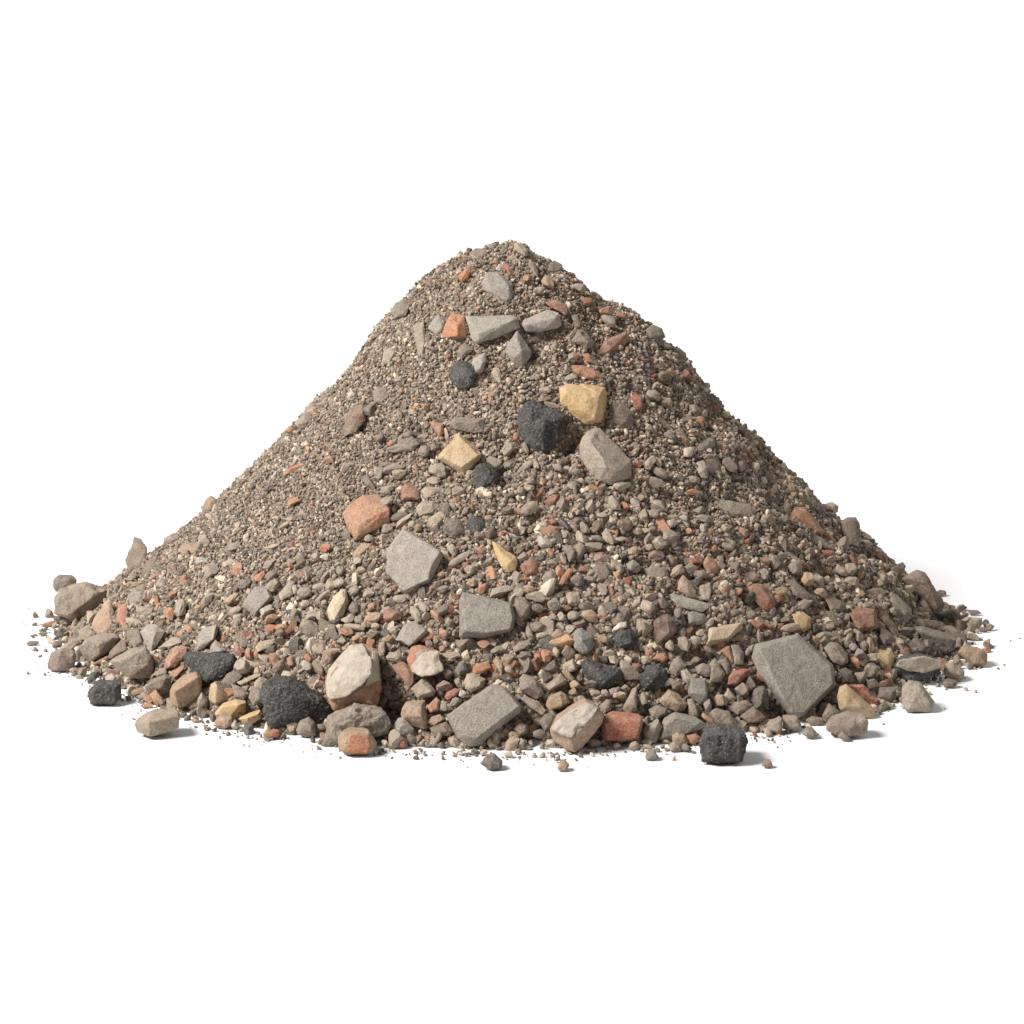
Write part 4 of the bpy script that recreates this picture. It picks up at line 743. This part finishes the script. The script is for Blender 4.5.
def scatter(name, P, N, dia, flat, bases, sink, g, cols, label, kind='stuff'):
    """One mesh of loose stones: P points, N normals, dia diameters (px)."""
    n = len(P); q = g.normal(size=(n, 4)); q /= np.linalg.norm(q, axis=1)[:, None]; a, b, c, d = q.T
    Rm = np.stack([1 - 2 * (c * c + d * d), 2 * (b * c - a * d), 2 * (b * d + a * c), 2 * (b * c + a * d), 1 - 2 * (b * b + d * d), 2 * (c * d - a * b), 2 * (b * d - a * c), 2 * (c * d + a * b), 1 - 2 * (b * b + c * c)], -1).reshape(n, 3, 3)
    flat_ground = bool(np.all(N[:, 2] > .9999)); sc = np.stack([g.uniform(.95, 1.55, n), g.uniform(.65, 1.0, n), g.uniform(*flat, n)], -1) * (dia * PX / 2)[:, None]
    C = P + N * (dia * PX / 2 * sink * (1 if flat_ground else g.uniform(.1, 1.9, n)) + (0 if flat_ground else 1.3 * PX * g.uniform(-.6, 1, n)))[:, None]; which = g.integers(len(bases), size=n); V, Fc, K = [], [], []; o = 0
    for k, (bv, bf) in enumerate(bases):
        s = np.where(which == k)[0]
        if not len(s): continue
        vv = np.einsum('nij,nkj->nki', Rm[s], bv[None] * sc[s][:, None]) + C[s][:, None]
        V.append(vv.reshape(-1, 3)); Fc.append((bf[None] + (np.arange(len(s)) * len(bv))[:, None, None] + o).reshape(-1, 3)); K.append(np.repeat(cols[s], len(bv), 0)); o += len(s) * len(bv)
    V = np.concatenate(V); V[:, 2] = np.maximum(V[:, 2], .0003); K = np.concatenate(K)
    ob = link(name, mesh_np(name, V, np.concatenate(Fc), np.concatenate([K, np.ones((len(K), 1))], 1), smooth=False), MGRAIN); ob['kind'] = kind; ob['label'] = label; return ob
GW2 = GW * np.array([.8, 1, 1, 1, 1.1, 1.5, 1.7, 1.9, 1.6, 2.2, 1.5]); GW2 /= GW2.sum()
def colours(n, g, red=None, w_=None):
    k = g.choice(len(GC), n, p=GW if w_ is None else w_)
    if red is not None: swap = np.isin(k, (7, 9)) & (g.random(n) > red); k[swap] = g.choice([0, 1, 2], int(swap.sum()))
    c = GC[k] * (1 + np.clip(g.normal(0, .29, n), -.62, .5))[:, None] * (1 + g.normal(0, .012, (n, 3))); return np.clip(c * ALB3, .01, .9)
def not_over(P, dia):
    """False for loose stones that would lie across one of the traced pieces."""
    x, y = project(P); k = np.zeros(len(P), int)
    for a in np.linspace(0, 2 * math.pi, 8, endpoint=False):
        k += MASK[np.clip((y + dia * .42 * math.sin(a)).round().astype(int), 0, 1099), np.clip((x + dia * .42 * math.cos(a)).round().astype(int), 0, 1099)]
    return k <= 2
def keep_clear(P, front=True):
    x, y = project(P); xi = np.clip(x.round().astype(int), 0, 1099); yi = np.clip(y.round().astype(int), 0, 1099)
    return ~MASK[yi, xi], x, y
g = np.random.default_rng(11)
P, N = sample(145000, g); ok, x, y = keep_clear(P); P, N, x, y = P[ok], N[ok], x[ok], y[ok]; cz = coarse(x, y)
ok = g.random(len(P)) > .12 * cz; P, N, x, y, cz = P[ok], N[ok], x[ok], y[ok], cz[ok]
dia = np.exp(g.normal(0, .28, len(P))) * (2.75 + 1.75 * cz)
scatter('fine_gravel', P, N, dia, (.6, .95), GRAIN1, .25, g, colours(len(P), g, .25 + .75 * np.clip((x - 380) / 160, 0, 1)), 'fine grey-brown grit covering the slopes of the heap')
for hx, hy, hr, hd in HOLLOWS: add_mask([(hx + hr * .95 * math.cos(a_), hy + hr * .95 * math.sin(a_)) for a_ in np.linspace(0, 6.28, 10, endpoint=False)], 0)
P, N = sample(16000, g); ok, x, y = keep_clear(P); P, N, x, y = P[ok], N[ok], x[ok], y[ok]; cz = coarse(x, y); ok = g.random(len(P)) < .02 + .42 * cz ** 1.4; P, N, x, y, cz = P[ok], N[ok], x[ok], y[ok], cz[ok]
dia = np.exp(g.normal(0, .32, len(P))) * (5.2 + 2.8 * cz); dia = np.minimum(dia, 12.5); ok = not_over(P, dia); P, N, dia = P[ok], N[ok], dia[ok]
scatter('coarse_gravel', P, N, dia, (.45, .9), GRAIN2, .35, g, colours(len(P), g, None, GW2), 'coarse mixed gravel between the larger pieces on the middle and lower slopes')
P, N = sample(6400, g); ok, x, y = keep_clear(P); P, N, x, y = P[ok], N[ok], x[ok], y[ok]
z_ = np.clip((y - 455 - .22 * np.maximum(0, 560 - x) - .05 * np.maximum(0, x - 560)) / 215, 0, 1) * (P[:, 1] < .15); ok = g.random(len(P)) < np.minimum(z_ * 1.1, .78); P, N, z_ = P[ok], N[ok], z_[ok]
dia = np.exp(g.normal(0, .24, len(P))) * (6.6 + 7.0 * z_); dia = np.clip(dia, 5, 22); ok = not_over(P, dia); P, N, dia = P[ok], N[ok], dia[ok]
scatter('broken_stone', P, N, dia, (.45, .95), RUBBLE, .22, g, colours(len(P), g, None, GW2), 'small broken stones and brick bits packed between the larger pieces at the foot')
def toe():
    g = np.random.default_rng(91); n = 2300; th = g.uniform(-math.pi * 1.03, math.pi * .03, n); side = np.abs(np.cos(th)); d = g.exponential(10 + 6 * side ** 3, n) - 14
    rim = 441 * np.cos(th) ** 2 + 441 * np.sin(th) ** 2; r = (rim + d) * PX; P = np.stack([r * np.cos(th), r * np.sin(th), np.zeros(n)], -1); ok, x, y = keep_clear(P); P, d, side = P[ok], d[ok], side[ok]
    keep = g.random(len(P)) < .16 + .38 * side ** 2; P, d = P[keep], d[keep]; dia = np.clip(np.exp(g.normal(1.9, .42, len(P))), 3, 17) * np.clip(1.15 - np.maximum(d, 0) / 60, .45, 1)
    scatter('toe_rubble', P, np.tile([0, 0, 1.], (len(P), 1)), dia, (.5, .9), RUBBLE, .7, g, colours(len(P), g, None, GW2), 'loose broken stones spread along the ragged foot of the heap')
toe()
# crumbs strewn on the white ground round the foot
def crumbs():
    g = np.random.default_rng(31); n = 4200; th = g.uniform(-math.pi, math.pi, n); d = g.exponential(20, n); d = np.where(g.random(n) < .12, g.exponential(42, n), d)
    rim = np.where(np.cos(th) < 0, 446, 436) * np.abs(np.cos(th)) ** 2 + 452 * np.sin(th) ** 2; r = (rim - 4 + d) * PX
    P = np.stack([r * np.cos(th), r * np.sin(th), np.zeros(n)], -1); ok, x, y = keep_clear(P); ok &= (th < .12) | (th > 3.0); front = np.clip(-np.sin(th) * 1.6 + .25, 0, 1); ok &= g.random(n) < front; P = P[ok]; d = d[ok]
    dia = np.clip(np.exp(g.normal(.65, .5, len(P))), 1.0, 6.5) * np.clip(1.25 - d / 120, .5, 1.25); d_ok = d < 46; P, d, dia = P[d_ok], d[d_ok], dia[d_ok]; far = d > 30; dia[far] = np.minimum(dia[far], 3.2)
    keep = g.random(len(P)) < np.where(d < 26, .68, .26); P, dia = P[keep], dia[keep]
    scatter('gravel_crumbs', P, np.tile([0, 0, 1.], (len(P), 1)), dia, (.5, .85), GRAIN1, .6, g, colours(len(P), g), 'loose crumbs strewn on the white ground round the heap')
crumbs()
print('THINGS', len(THINGS), 'dup labels', len(THINGS) - len(set(t['label'] for t in THINGS)), 'pending verts', sum(len(o.data.vertices) for o, *_ in pending))
